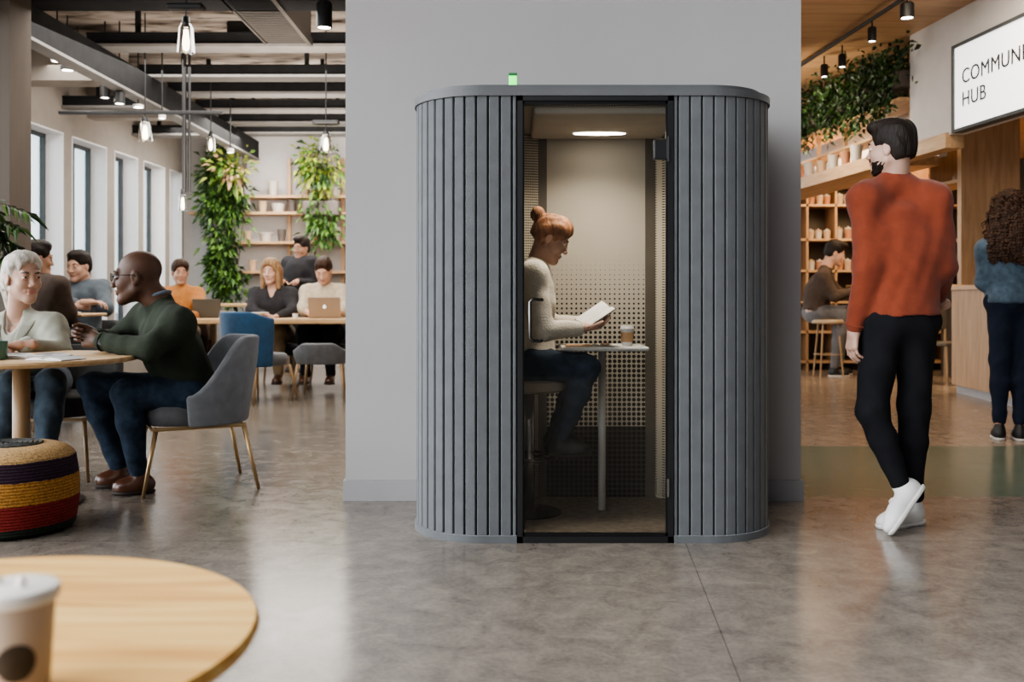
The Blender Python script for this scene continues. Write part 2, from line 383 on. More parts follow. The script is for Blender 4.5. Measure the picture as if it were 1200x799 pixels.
def dots(name, base, dark, sx, sz, grad=None, r0=.33, offset=False, rough=.9):
    """printed or punched round dots on a regular grid in object X/Z; grad = (z_top, z_full) grows them downwards"""
    m, nt, b = nodes(name); N = nt.nodes.new; L = nt.links.new; b.inputs['Roughness'].default_value = rough
    tc = N('ShaderNodeTexCoord'); sp = N('ShaderNodeSeparateXYZ'); L(tc.outputs['Object'], sp.inputs[0])
    def mth(op, a, bb=0):
        n = N('ShaderNodeMath'); n.operation = op
        for i, q in enumerate((a, bb)):
            if hasattr(q, 'links'): L(q, n.inputs[i])
            else: n.inputs[i].default_value = q
        return n.outputs[0]
    u = mth('SUBTRACT', mth('FRACT', mth('MULTIPLY', mth('ADD', sp.outputs[0], sp.outputs[1] if offset else 0), 1 / sx)), .5); v = mth('SUBTRACT', mth('FRACT', mth('MULTIPLY', sp.outputs[2], 1 / sz)), .5)
    d = mth('SQRT', mth('ADD', mth('MULTIPLY', u, u), mth('MULTIPLY', v, v)))
    if grad:
        mr = N('ShaderNodeMapRange'); mr.inputs[1].default_value = grad[0]; mr.inputs[2].default_value = grad[1]; mr.inputs[3].default_value = .0; mr.inputs[4].default_value = r0; L(sp.outputs[2], mr.inputs[0]); rad = mr.outputs[0]
    else: rad = r0
    f = mth('LESS_THAN', d, rad); mx = N('ShaderNodeMix'); mx.data_type = 'RGBA'; L(f, mx.inputs[0]); mx.inputs[6].default_value = (*base, 1); mx.inputs[7].default_value = (*dark, 1)
    L(mx.outputs[2], b.inputs['Base Color']); MT[name] = m
dots('dot_panel', (.46, .42, .36), (.02, .016, .012), .0235, .0235, (1.25, .72), .40)
dots('dot_dark', (.07, .06, .048), (.010, .009, .008), .0235, .0235, None, .40)
dots('side_felt', (.46, .41, .33), (.04, .032, .025), .0105, .0125, None, .36, True)
def slab_mat():
    ramp_mat('slab_ceiling', [(.34, (.06, .045, .035)), (.44, (.28, .235, .195)), (.55, (.44, .38, .33)), (.75, (.58, .52, .46))], 2.6, (1, 2.6, 1), .9, .1)
slab_mat()
def pouf_mat():
    m, nt, b = nodes('knit_stripes'); N = nt.nodes.new; L = nt.links.new; b.inputs['Roughness'].default_value = .95
    tc = N('ShaderNodeTexCoord'); sp = N('ShaderNodeSeparateXYZ'); L(tc.outputs['Object'], sp.inputs[0])
    nz = N('ShaderNodeTexNoise'); nz.inputs['Scale'].default_value = 45; L(tc.outputs['Object'], nz.inputs[0])
    ma = N('ShaderNodeMath'); ma.operation = 'MULTIPLY_ADD'; ma.inputs[1].default_value = .010; L(nz.outputs[0], ma.inputs[0]); L(sp.outputs[2], ma.inputs[2])
    mr = N('ShaderNodeMapRange'); mr.inputs[1].default_value = 0; mr.inputs[2].default_value = .40; L(ma.outputs[0], mr.inputs[0])
    cr = N('ShaderNodeValToRGB'); cr.color_ramp.interpolation = 'CONSTANT'; e = cr.color_ramp.elements
    st = [(0, (.016, .022, .014)), (.05 / .4, (.22, .018, .014)), (.147 / .4, (.42, .20, .045)), (.243 / .4, (.035, .014, .030)), (.322 / .4, (.48, .30, .13))]
    e[0].position = 0; e[0].color = (*st[0][1], 1); e[1].position = st[1][0]; e[1].color = (*st[1][1], 1)
    for p, c in st[2:]:
        q = e.new(p); q.color = (*c, 1)
    L(mr.outputs[0], cr.inputs[0]); n2 = N('ShaderNodeTexNoise'); n2.inputs['Scale'].default_value = 120; L(tc.outputs['Object'], n2.inputs[0])
    mx = N('ShaderNodeMix'); mx.data_type = 'RGBA'; mx.blend_type = 'MULTIPLY'; mx.inputs[0].default_value = .7; L(cr.outputs[0], mx.inputs[6])
    c2 = N('ShaderNodeValToRGB'); c2.color_ramp.elements[0].position = .3; c2.color_ramp.elements[0].color = (.35, .35, .35, 1); c2.color_ramp.elements[1].position = .65; c2.color_ramp.elements[1].color = (1.3, 1.3, 1.3, 1); L(n2.outputs[0], c2.inputs[0]); L(c2.outputs[0], mx.inputs[7])
    # dark spiral rosette on the top
    L(mx.outputs[2], b.inputs['Base Color'])
    MT['knit_stripes'] = m
pouf_mat(); mat('pouf_rosette', (.05, .05, .045), .95, var=.8, scale=50)
def frame(f, up=(0, 0, 1)):
    f = nrm(f); r = nrm(np.cross(f, up)); u = np.cross(r, f); return np.stack([r, f, u], 1)
def head_prims(hc, M, s, male=True, neck=None):
    W = lambda *p: np.array(hc) + s * (M @ np.array(p)); E = lambda c, r, k=.015: ell(W(*c), np.array(r) * s, M, k * s); Cc = lambda a, b, ra, rb=None, k=.012: cap(W(*a), W(*b), ra * s, (rb or ra) * s, k * s)
    j = 1.08 if male else .96
    pr = [E((0, -.018, .036), (.073, .092, .082)), E((0, .026, -.03), (.056 * j, .058, .078), .03),
          Cc((-.05 * j, .0, -.055), (-.012, .062, -.096), .018, .016, .03), Cc((.05 * j, .0, -.055), (.012, .062, -.096), .018, .016, .03),
          E((0, .068, -.098), (.020 * j, .016, .015), .02),
          E((-.034, .055, -.028), (.024, .026, .026), .02), E((.034, .055, -.028), (.024, .026, .026), .02),
          Cc((-.034, .072, .028), (.034, .072, .028), .010, k=.018),
          sub(E((-.031, .094, .008), (.017, .011, .010), .012)), sub(E((.031, .094, .008), (.017, .011, .010), .012)),
          Cc((0, .082, .016), (0, .097, -.024), .0075, .0100, .014), E((0, .102, -.029), (.0105, .010, .009), .008),
          E((-.0125, .096, -.034), (.0075, .010, .007), .006), E((.0125, .096, -.034), (.0075, .010, .007), .006),
          Cc((-.024, .076, -.057), (0, .083, -.060), .0062, k=.010), Cc((.024, .076, -.057), (0, .083, -.060), .0062, k=.010), Cc((-.013, .087, -.0565), (.013, .087, -.0565), .0052, k=.006),
          Cc((-.012, .085, -.0685), (.012, .085, -.0685), .0062, k=.006), sub(Cc((-.026, .088, -.0605), (0, .095, -.0640), .0024, k=.003)), sub(Cc((.026, .088, -.0605), (0, .095, -.0640), .0024, k=.003)),
          E((-.074, -.006, -.004), (.008, .019, .030), .008), E((.074, -.006, -.004), (.008, .019, .030), .008),
          sub(E((-.083, -.001, .0), (.005, .011, .018), .006)), sub(E((.083, -.001, .0), (.005, .011, .018), .006)),
          E((-.072, -.002, -.028), (.006, .008, .009), .006), E((.072, -.002, -.028), (.006, .008, .009), .006)]
    if neck is not None:
        nb = np.array(neck); nr = .056 if male else .047
        pr += [cap(W(0, -.030, -.045), nb, nr * s, (nr + .006) * s, .03 * s)]
    return pr
def hair_prims(kind, hc, M, s):
    W = lambda *p: np.array(hc) + s * (M @ np.array(p)); E = lambda c, r, k=.015: ell(W(*c), np.array(r) * s, M, k * s); Cc = lambda a, b, ra, rb=None, k=.02: cap(W(*a), W(*b), ra * s, (rb or ra) * s, k * s)
    carve = [sub(E((0, .105, -.015), (.070, .070, .088), .012)), sub(E((-.085, .012, -.045), (.034, .042, .058), .01)), sub(E((.085, .012, -.045), (.034, .042, .058), .01))]
    base = [E((0, -.020, .044), (.081, .101, .088)), E((0, -.045, -.01), (.072, .072, .075), .03)]
    if kind == 'short': return base + [E((0, .025, .098), (.060, .055, .030), .03)] + carve + [plane(-M[:, 2] * 1 - M[:, 1] * .25, W(0, -.03, -.058))]
    if kind == 'quiff': return base + [E((.0, .035, .112), (.056, .058, .032), .03), E((0, .068, .106), (.046, .030, .022), .02), E((0, -.03, .08), (.072, .08, .060), .03)] + carve + [plane(-M[:, 2] - M[:, 1] * .25, W(0, -.03, -.062))]
    if kind == 'bun':
        return base + [E((0, .022, .07), (.076, .06, .06), .03)] + [sub(E((-.082, .064, -.01), (.032, .042, .055), .012)), sub(E((.082, .064, -.01), (.032, .042, .055), .012))] + carve + [plane(-M[:, 2] - M[:, 1] * .5, W(0, -.03, -.060)), E((0, -.128, .088), (.040, .036, .040), .012), Cc((0, -.09, .07), (0, -.12, .082), .022, k=.012),
                E((0, .02, .07), (.074, .058, .058), .03)]
    if kind == 'swept': return base + [E((0, .015, .070), (.074, .060, .058), .03)] + [sub(E((-.080, .062, .0), (.034, .045, .062), .012)), sub(E((.080, .062, .0), (.034, .045, .062), .012)), sub(E((0, .108, .0), (.066, .072, .094), .012))] + carve + [plane(-M[:, 2] - M[:, 1] * .5, W(0, -.03, -.075)), E((0, -.115, -.02), (.056, .052, .066), .03), Cc((0, -.125, -.06), (0, -.115, -.15), .040, .020)]
    if kind == 'long':
        return base + [E((0, .03, .07), (.078, .064, .064), .03)] + carve[:1] + [Cc((-.070, .025, .04), (-.080, .035, -.15), .028, .022), Cc((.070, .025, .04), (.080, .035, -.15), .028, .022), Cc((-.05, -.05, .0), (-.06, -.05, -.17), .045, .03), Cc((.05, -.05, .0), (.06, -.05, -.17), .045, .03)]
    if kind == 'tied': return base + [E((0, .03, .07), (.078, .064, .062), .03)] + carve + [E((0, -.10, -.03), (.05, .045, .06), .03)]
    if kind == 'curly':
        pr = base + [E((0, -.0, .05), (.100, .110, .092), .03), E((0, -.07, -.06), (.125, .080, .13), .05), E((0, -.085, -.19), (.155, .075, .14), .05), E((-.06, -.075, -.27), (.10, .055, .10), .04), E((.06, -.075, -.27), (.10, .055, .10), .04)]
        return pr + [sub(E((0, .105, -.015), (.062, .070, .088), .012))]
def hand_prims(w, f, n, side, s=1., curl=(20, 30, 25), spread=6, thumb=(.55, .75, 20), fc=None):
    """w wrist, f the way the fingers point, n out of the palm, side +1 right / -1 left; five separate fingers"""
    w = np.array(w, float); f = nrm(f); n = nrm(np.array(n) - f * np.dot(n, f)); t = side * np.cross(f, n)
    p = []; k = .008 * s
    roots = [(.026, .088, .076, .0086), (.008, .092, .084, .0089), (-.011, .088, .077, .0085), (-.028, .079, .061, .0076)]
    for i, (a, b, L, r) in enumerate(roots):
        base = w + s * (t * a + f * b); p.append(cap(w + s * (t * a * .55 + f * .012), base, .0135 * s, .0115 * s, .014 * s))
    p.append(cap(w - f * .05 * s, w + f * .02 * s, .026 * s, .024 * s, .02 * s))
    p.append(ell(w + s * (t * .022 + f * .038 + n * .008), np.array([.019, .03, .015]) * s, np.stack([t, f, n], 1), .012 * s))
    for i, (a, b, L, r) in enumerate(roots):
        q = w + s * (t * a + f * b); ang = 0; sp = R(spread) * (1.5 - i) * .7; cc = (fc[i] if fc else curl)
        for j, (fr, rr) in enumerate(((.45, 1), (.30, .92), (.25, .82))):
            ang += R(cc[j]); d = nrm((f * math.cos(sp) + t * math.sin(sp)) * math.cos(ang) + n * math.sin(ang))
            q2 = q + d * L * fr * s; p.append(cap(q, q2, r * rr * s, r * rr * .93 * s, .0025 * s)); q = q2
    tf, tt, tb = thumb; q = w + s * (t * .022 + f * .022 + n * .004)
    d = nrm(f * tf + t * tt + n * .25); q2 = q + d * .040 * s; p.append(cap(q, q2, .013 * s, .0105 * s, .01 * s))
    for j in range(2):
        a = R(tb) * (j + 1); d2 = nrm(d * math.cos(a) + (f * .6 + n * .5 - t * .5) * math.sin(a)); q3 = q2 + d2 * (.032, .026)[j] * s
        p.append(cap(q2, q3, (.0102, .0094)[j] * s, (.0094, .008)[j] * s, .003 * s)); q2 = q3
    return p
def torso_prims(J, s, inf=0, female=False, bot=0.):
    P0, Ch, N = J['pelvis'], J['chest'], J['neck']; lat = nrm(J['shR'] - J['shL']); up = nrm(N - P0); fw = nrm(np.cross(up, lat)); lat = np.cross(fw, up)
    M = np.stack([lat, fw, up], 1); sw = np.linalg.norm(J['shR'] - J['shL']) / 2
    w = .88 if female else 1.; pr = []
    for t, rx, ry, rz in ((bot, .160, .118, .10), (.25, .140 * w, .108, .11), (.5, .140 * w, .106, .11), (.78, .158 * w, .114, .12), (1.0, .160 * w, .105, .10)):
        c = P0 + (Ch - P0) * t; pr.append(ell(c, np.array([rx, ry, rz]) * s + inf, M, .05 * s))
    pr.append(ell(Ch + (N - Ch) * .45, np.array([sw * .72 / s, .085, .07]) * s + inf, M, .05 * s))
    pr.append(ell(Ch + (N - Ch) * .15, np.array([max(sw * .92 / s, .12), .098, .13]) * s + inf, M, .06 * s))
    if female:
        for a in (-1, 1): pr.append(ell(Ch - up * .02 * s + fw * .075 * s + lat * a * .065 * s, np.array([.058, .052, .06]) * s + inf * .5, M, .03 * s))
    for h in ('L', 'R'):
        pr.append(cap(N - up * .03 * s, J['sh' + h], (.045 * s + inf), (.052 * s + inf), .04 * s))
    return pr, M
def arm_prims(J, h, s, inf=0, upto=1., fat=1.):
    a, b, c = J['sh' + h], J['el' + h], J['wr' + h]; e = b + (c - b) * upto
    return [cap(a, b, (.056 * fat * s + inf), (.043 * fat * s + inf), .06 * s), cap(b, e, (.043 * fat * s + inf), ((.043 - .016 * upto) * fat * s + inf), .03 * s)]
def leg_prims(J, s, inf=0, upto=1., fat=1.):
    pr = []; lat = nrm(J['hipR'] - J['hipL']); pr.append(ell(J['pelvis'], np.array([.16, .115, .105]) * s + inf, frame(np.cross((0, 0, 1), lat)), .04 * s))
    for h in ('L', 'R'):
        a, b, c = J['hip' + h], J['kn' + h], J['an' + h]; e = b + (c - b) * upto; m = b + (c - b) * .35
        pr += [cap(a, b, .088 * fat * s + inf, .060 * fat * s + inf, .05 * s), cap(b, m, .058 * fat * s + inf, .058 * fat * s + inf, .03 * s), cap(m, e, .056 * fat * s + inf * .8, .040 * s * fat + inf * .5, .02 * s)]
    return pr
def shoe(parent, an, toe, up, s, mu, ms, vox, off, sole_h=.018):
    """an ankle joint, toe the tip; a shaped upper with a separate sole and laces"""
    an = np.array(an, float); toe = np.array(toe, float); up = nrm(up); f = nrm((toe - an) - up * np.dot(toe - an, up)); r = np.cross(f, up); M = np.stack([r, f, up], 1)
    z0 = np.dot(toe, up)
    L = np.dot(toe - an, f) + .062 * s; heel = toe - f * L; W = lambda a, b, c: heel + r * a * s + f * b + up * c * s
    up_pr = [ell(W(0, L - .062 * s, .030), (.043 * s, .064 * s, .034 * s), M, .02), ell(W(0, L * .5, .040), (.036 * s, .09 * s, .040 * s), M, .03), ell(W(0, .055 * s, .045), (.034 * s, .055 * s, .052 * s), M, .03), cap(W(0, .06 * s, .05), W(0, .058 * s, .088), .036 * s, .034 * s, .02), plane(-up, W(0, 0, .012))]
    u = solid_obj('shoe', up_pr, vox, mu, parent, None, off)
    so = [ell(W(.002, L - .07 * s, .014), (.049 * s, .073 * s, .030 * s), M, .01), ell(W(0, L * .5, .014), (.038 * s, .09 * s, .030 * s), M, .03), ell(W(0, .052 * s, .014), (.037 * s, .056 * s, .030 * s), M, .02), plane(-up, W(0, 0, 0), .002), plane(up, W(0, 0, sole_h), .002)]
    solid_obj('sole', so, vox, ms, u, None, off)
    mb = MB()
    for i in range(4):
        b = L * .50 + i * .022 * s; h = .083 - i * .0075
        mb.tube([W(-.024, b, h - .012), W(-.01, b + .004, h), W(.012, b + .010, h), W(.024, b + .012, h - .012)], .0028 * s, 6)
    mb.build('laces', 'white_plastic' if mu == 'shoe_white' else 'shoe_black', u, True, off)
    return u
def colour_patch(o, mats_tests):
    """material slots by place: a list of (material, test(world points)->mask)"""
    me = o.data; n = len(me.polygons); c = np.zeros(n * 3); me.polygons.foreach_get('center', c); c = c.reshape(-1, 3); mi = np.zeros(n, np.int32)
    for m, t in mats_tests:
        me.materials.append(MT[m]); mi[t(c)] = len(me.materials) - 1
    me.polygons.foreach_set('material_index', mi)
def person(label, J, hf, skin, hair, hair_m, top, bottom, vis=.004, group=None, s=1., male=True, hs=1., hup=(0, 0, 1), handL=None, handR=None, female_top=None, sleeve=.97, leg_to=.97,
           shoes=None, lips='lips', hem=.0, seated=False, base=None, legfat=1., armfat=1., brow='hair_brown', beard=None, cl_vox=None, eyes=True, inf=.012, hairnoise=.0022, torso_bot=0., body_legs=True, vneck=0, inner=None, lapels=False):
    J = {k: np.array(v, float) for k, v in J.items()}
    off = np.array(base if base is not None else [J['pelvis'][0], J['pelvis'][1], 0.]); hc = J['head']; M = frame(hf, hup); s2 = s * hs
    cv = cl_vox or vis * 2
    # --- body: one mesh
    hp = head_prims(hc, M, s2, male, J['neck'])
    V, Fc = solid(hp, vis); Vs = [V]; Fs = [Fc]; n = len(V)
    tp, TM = torso_prims(J, s, -.012, not male)
    bp = tp + arm_prims(J, 'L', s, -.008, 1, armfat) + arm_prims(J, 'R', s, -.008, 1, armfat) + (leg_prims(J, s, -.012, 1., legfat) if body_legs else [])
    bp.append(cap(J['neck'] + (hc - J['neck']) * .3, J['neck'], .045 * s2, .05 * s2, .03))
    V, Fc = solid(bp, max(cv, .010)); Vs.append(V); Fs.append(Fc + n); n += len(V)
    for h, sd, a in (('L', -1, handL), ('R', 1, handR)):
        if a is None: continue
        a = dict(a); V, Fc = solid(hand_prims(J['wr' + h], a.pop('f'), a.pop('n'), sd, s * a.pop('size', 1.), **a), min(vis, .0035) if vis < .006 else vis * .8)
        Vs.append(V); Fs.append(Fc + n); n += len(V)
    body = link('person', np.concatenate(Vs) - off, np.concatenate(Fs), skin, None, True); body.location = tuple(off); tag(body, label, 'person', group)
    Wl = lambda X: ((X + off - hc) @ M) / s2
    def lipst(X):
        q = Wl(X); return ((q[:, 0] / .023) ** 2 + ((q[:, 2] + .0625) / .0105) ** 2 < 1) & (q[:, 1] > .076)
    colour_patch(body, [(lips, lipst)])
    W = lambda *p: hc + s2 * (M @ np.array(p))
    if eyes:
        for a in (-1, 1):
            e = MB(); c = W(a * .031, .0755, .008); e.sphere(c, .0120 * s2, 14); eo = e.build('eye', 'eye_white', body, True, off)
            i = MB(); i.sphere(W(a * .031, .0795, .007), .0088 * s2, 10); i.build('iris', 'iris', eo, True, off)
        for a in (-1, 1):
            lid = [ell(W(a * .031, .0770, .0150), np.array([.0160, .0132, .0090]) * s2, M, .004), ell(W(a * .031, .0755, -.0005), np.array([.0150, .0118, .0060]) * s2, M, .004)]
            solid_obj('eyelid', lid, vis * .6, skin, body, None, off)
            br = [cap(W(a * .016, .0855, .026), W(a * .032, .085, .031), .0034 * s2, .0036 * s2, .004), cap(W(a * .032, .085, .031), W(a * .048, .072, .026), .0036 * s2, .0022 * s2, .004)]
            solid_obj('eyebrow', br, vis * .6, brow, body, None, off)
    if hair:
        st = nrm(M[:, 0] + .2 * M[:, 1]); 
        def hn(X):
            q = ((X - hc) @ M) / s2; th = np.arctan2(q[:, 0], q[:, 2] + .25); return hairnoise * (.6 * np.sin(th * 70 + 8 * q[:, 1]) + .4 * np.sin(th * 31 + 30 * q[:, 1] + 2))
        if hair == 'curly':
            hn = lambda X: .010 * np.sin(X[:, 0] * 190 + 3 * np.sin(X[:, 2] * 90)) * np.sin(X[:, 2] * 160 + 3 * np.sin(X[:, 0] * 70)) + .005 * np.sin(X[:, 1] * 150)
        solid_obj('hair', hair_prims(hair, hc, M, s2), vis, hair_m, body, hn, off)
    if hair == 'curly':
        rs_ = np.random.RandomState(3); mb = MB()
        for _ in range(190):
            th_ = rs_.uniform(math.pi * .62, math.pi * 2.38); q0 = rs_.uniform(-.02, .10); a0 = np.array([.10 * math.cos(th_), -.02 + .105 * abs(math.sin(th_)) * (-1 if math.sin(th_) < 0.3 else .3), q0]); L_ = rs_.uniform(.16, .36); ph = rs_.uniform(0, 6.28); wd = 1 + rs_.uniform(.2, .75)
            pth = [W(*(a0[0] * (1 + (wd - 1) * q) + .011 * math.cos(ph + q * L_ * 95), a0[1] * (1 - .1 * q) - .012 + .011 * math.sin(ph + q * L_ * 95), a0[2] - L_ * q)) for q in np.linspace(0, 1, 26)]
            mb.tube(pth, [.0065 * s2 * (1 - .5 * q) for q in np.linspace(0, 1, 26)], 5)
        mb.build('curls', hair_m, body, True, off)
    if beard:
        W2 = lambda c, r, k=.01: ell(W(*c), np.array(r) * s2, M, k)
        bp = [W2((0, .027, -.044), (.0605, .059, .074)), W2((0, .066, -.099), (.024, .017, .017), .02), cap(W(-.056, .0, -.05), W(-.014, .06, -.098), .0185 * s2, .0175 * s2, .02), cap(W(.056, .0, -.05), W(.014, .06, -.098), .0185 * s2, .0175 * s2, .02), W2((0, .086, -.050), (.026, .010, .006)), plane(M[:, 2] * .9 - M[:, 1] * .35, W(0, .06, -.046)), sub(W2((0, .098, -.0625), (.022, .020, .010), .005)), plane(-M[:, 1], W(0, -.012, 0))]
        solid_obj('beard', bp, vis, beard, body, fold_fn(.0015, 3, (.008, .02)), off)
    # --- clothes
    tp, TM = torso_prims(J, s, inf, not male, torso_bot); upv = TM[:, 2]
    cl = tp + [cap(J['neck'] - upv * .05 * s, J['neck'] - upv * .004, .064 * s2, .058 * s2, .02)]
    cl.append(plane(-upv, J['pelvis'] + upv * (hem * s)))
    for h in ('L', 'R'): cl += arm_prims(J, h, s, inf, sleeve, armfat)
    fw_ = TM[:, 1]
    if vneck:
        cl += [sub(cap(J['neck'] + fw_ * .085 * s - upv * .005, J['neck'] + fw_ * .150 * s - upv * vneck * s, .052 * s, .008 * s, .006)), sub(cap(J['neck'] + fw_ * .03 * s + upv * .03, J['neck'] + fw_ * .085 * s - upv * .005, .055 * s, .052 * s, .006))]
    tops = solid_obj(top[0], cl, cv, top[1], body, fold_fn(.0026 * s, 11, (.07, .24)), off)
    if inner:
        ip, _ = torso_prims(J, s, inf * .35, not male, torso_bot); ip += [sub(cap(J['neck'] + fw_ * .06 * s, J['neck'] + fw_ * .13 * s - upv * .10 * s, .045 * s, .006, .006))]
        solid_obj(inner[0], ip, cv, inner[1], body, None, off)
    if lapels:
        lat_ = TM[:, 0]
        for a in (-1, 1):
            lp, _ = torso_prims(J, s, inf + .007, not male, torso_bot); top_ = J['neck'] + lat_ * a * .070 * s + fw_ * .05 * s; bot_ = J['neck'] + lat_ * a * .004 + fw_ * .15 * s - upv * vneck * 1.05 * s; dv = nrm(top_ - bot_); nv = nrm(np.cross(fw_, dv)) ; nv = nv if np.dot(nv, lat_ * a) > 0 else -nv
            lp += [plane(-nv, bot_ - nv * .002, .002), plane(nv + dv * -.28, bot_ + nv * .012, .002), plane(-fw_, J['neck'] + fw_ * .045 * s, .002), plane(upv, J['neck'] - upv * .03 * s, .002)]
            solid_obj('lapel', lp, cv * .8, top[1], tops, None, off)
    nk = J['neck']; nd = nrm(hc - nk); cM = frame(np.cross(TM[:, 0], nd), nd)
    def ring(c, axis, r, th, name, m, par):
        A = frame(axis, (0, 0, 1) if abs(nrm(axis)[2]) < .9 else (1, 0, 0)); mb = MB()
        mb.tube([c + A[:, 0] * r * math.cos(t) + A[:, 2] * r * math.sin(t) for t in np.linspace(0, 2 * math.pi, 24, endpoint=False)], th, 8, closed=True); return mb.build(name, m, par, True, off)
    if len(top) > 2 and top[2]: ring(nk - upv * .002, nd + upv, .057 * s2, .006, 'neckband', top[2], tops)
    for h in ('L', 'R'):
        if sleeve > .85 and vis < .006:
            e = J['el' + h] + (J['wr' + h] - J['el' + h]) * sleeve; ring(e, J['wr' + h] - J['el' + h], ((.043 - .016 * sleeve) * armfat * s + inf) * .97, .006, 'cuff', top[1], tops)
    lg = leg_prims(J, s, inf * .8, leg_to, legfat)
    solid_obj(bottom[0], lg, cv, bottom[1], body, fold_fn(.0032 * s, 5, (.07, .22)), off)
    if shoes:
        for h in ('L', 'R'):
            if 'to' + h in J: shoe(body, J['an' + h], J['to' + h], shoes[2 + (h == 'R')] if len(shoes) > 2 else (0, 0, 1), s * 1.02, shoes[0], shoes[1], max(vis, .0045), off)
    return body
def pose(kind, pos, yaw, s=1., over=None, arms='table', lean=0., back=0.):
    """joints of a standing or seated body; pos is the pelvis, yaw the way it faces (0 = away from the camera), over replaces joints in world space"""
    L = dict(pelvis=(0, 0, 0), hipL=(-.09, 0, -.01), hipR=(.09, 0, -.01), chest=(0, .02 + lean * .35, .33), neck=(0, .0 + lean * .5, .48), shL=(-.175, lean * .47, .435), shR=(.175, lean * .47, .435), head=(0, .035 + lean * .58, .625))
    if kind == 'sit': L.update(knL=(-.12, .43, .03), knR=(.12, .43, .03), anL=(-.12, .40, -.40), anR=(.12, .40, -.40), toL=(-.13, .55, -.48), toR=(.13, .55, -.48))
    else: L.update(knL=(-.09, .02, -.42), knR=(.09, .02, -.42), anL=(-.09, 0, -.83), anR=(.09, 0, -.83), toL=(-.1, .16, -.91), toR=(.1, .16, -.91))
    if arms == 'table': L.update(elL=(-.25, .10 + lean * .4, .20), elR=(.25, .10 + lean * .4, .20), wrL=(-.10, .33 + lean * .3, .25), wrR=(.10, .33 + lean * .3, .25))
    elif arms == 'down': L.update(elL=(-.21, -.02, .15), elR=(.21, -.02, .15), wrL=(-.22, .04, -.10), wrR=(.22, .04, -.10))
    elif arms == 'front': L.update(elL=(-.22, .02, .16), elR=(.22, .02, .16), wrL=(-.1, .22, .20), wrR=(.1, .22, .20))
    c, sn = math.cos(yaw), math.sin(yaw); J = {k: np.array([pos[0] + s * (v[0] * c - v[1] * sn), pos[1] + s * (v[0] * sn + v[1] * c), pos[2] + s * v[2]]) for k, v in L.items()}
    if over: J.update({k: np.array(v, float) for k, v in over.items()})
    return J
# ------------------------------------------------------------ camera, world, lights
cam = bpy.data.cameras.new('camera'); co = bpy.data.objects.new('camera', cam); C.objects.link(co); bpy.context.scene.camera = co
cam.sensor_width = 36; cam.lens = F / 1200 * 36; co.location = (0, 0, CH); co.rotation_euler = (R(90), 0, 0); cam.shift_y = -(399.5 - HY) / 1200; cam.clip_end = 200
cam.dof.use_dof = True; cam.dof.focus_distance = 4.25; cam.dof.aperture_fstop = 3.0
sc = bpy.context.scene; sc.view_settings.view_transform = 'AgX'; sc.view_settings.look = 'AgX - Medium High Contrast'; sc.view_settings.exposure = 0.0
sc.cycles.use_denoising = True; sc.cycles.max_bounces = 8; sc.cycles.transparent_max_bounces = 12; sc.cycles.caustics_reflective = False; sc.cycles.caustics_refractive = False; sc.cycles.sample_clamp_indirect = 4
w = bpy.data.worlds.new('daylight'); sc.world = w; w.use_nodes = True; nt = w.node_tree; bg = nt.nodes['Background']
tc = nt.nodes.new('ShaderNodeTexCoord'); sp = nt.nodes.new('ShaderNodeSeparateXYZ'); nt.links.new(tc.outputs['Generated'], sp.inputs[0])
mr = nt.nodes.new('ShaderNodeMapRange'); mr.inputs[1].default_value = -.15; mr.inputs[2].default_value = -.45; mr.inputs[3].default_value = .12; mr.inputs[4].default_value = 4.2
nt.links.new(sp.outputs[0], mr.inputs[0]); m2 = nt.nodes.new('ShaderNodeMapRange'); m2.inputs[1].default_value = -.55; m2.inputs[2].default_value = -.8; m2.inputs[3].default_value = 0; m2.inputs[4].default_value = 5; nt.links.new(sp.outputs[0], m2.inputs[0]); ad = nt.nodes.new('ShaderNodeMath'); nt.links.new(mr.outputs[0], ad.inputs[0]); nt.links.new(m2.outputs[0], ad.inputs[1]); nt.links.new(ad.outputs[0], bg.inputs['Strength']); bg.inputs['Color'].default_value = (.92, .96, 1, 1)
def area(name, loc, target, size, power, col=(1, 1, 1), shape='RECTANGLE', sy=None, spread=180):
    l = bpy.data.lights.new(name, 'AREA'); l.shape = shape; l.size = size; l.energy = power; l.color = col; l.spread = R(spread)
    if sy: l.size_y = sy
    o = bpy.data.objects.new(name, l); C.objects.link(o); o.location = loc; o.rotation_euler = (Vector(target) - Vector(loc)).to_track_quat('-Z', 'Y').to_euler(); return o
area('fill_light_front', (-1.0, 1.0, 3.5), (.1, 3.8, .4), 2.2, 13, (1, .92, .83))  # unseen fill light, added to brighten the front of the room
area('window_light_near', (-4.6, 2.2, 1.9), (.3, 4.2, 1.0), 2.2, 30, (.98, .98, 1), sy=3.2)
area('slab_fill', (-1.9, 8.2, 2.1), (-2.1, 9.6, 3.6), 1.6, 95, (1, .90, .80), sy=1.6)  # added light in mid-air, no fixture: brightens the underside of the slab
area('slab_fill_back', (-2.2, 11.4, 2.2), (-2.4, 12.2, 3.6), 1.8, 70, (1, .92, .84), sy=1.6)  # same kind of added light for the slab towards the back wall
area('back_wall_wash', (-2.6, 12.6, 3.0), (-2.4, 14, 1.8), 2.6, 40, (1, .94, .86), sy=.4)
area('ceiling_light_left', (-2.9, 8.6, 3.15), (-2.9, 8.8, 0), 3.0, 165, (1, .95, .88), sy=3.2)
area('ceiling_light_back', (-3.0, 12.3, 3.1), (-3.0, 12.3, 0), 2.5, 130, (1, .95, .88), sy=1.5)
area('hub_light_near', (2.9, 6.6, 3.25), (3.1, 6.9, 0), 1.2, 60, (1, .82, .62), sy=2.0)
area('hub_light_far', (4.5, 10.9, 2.66), (4.4, 11, 0), 1.6, 130, (1, .76, .50), sy=2.4)
area('hub_plant_light', (2.5, 9.6, 2.5), (3.9, 10.2, 2.75), .8, 22, (1, .85, .65))
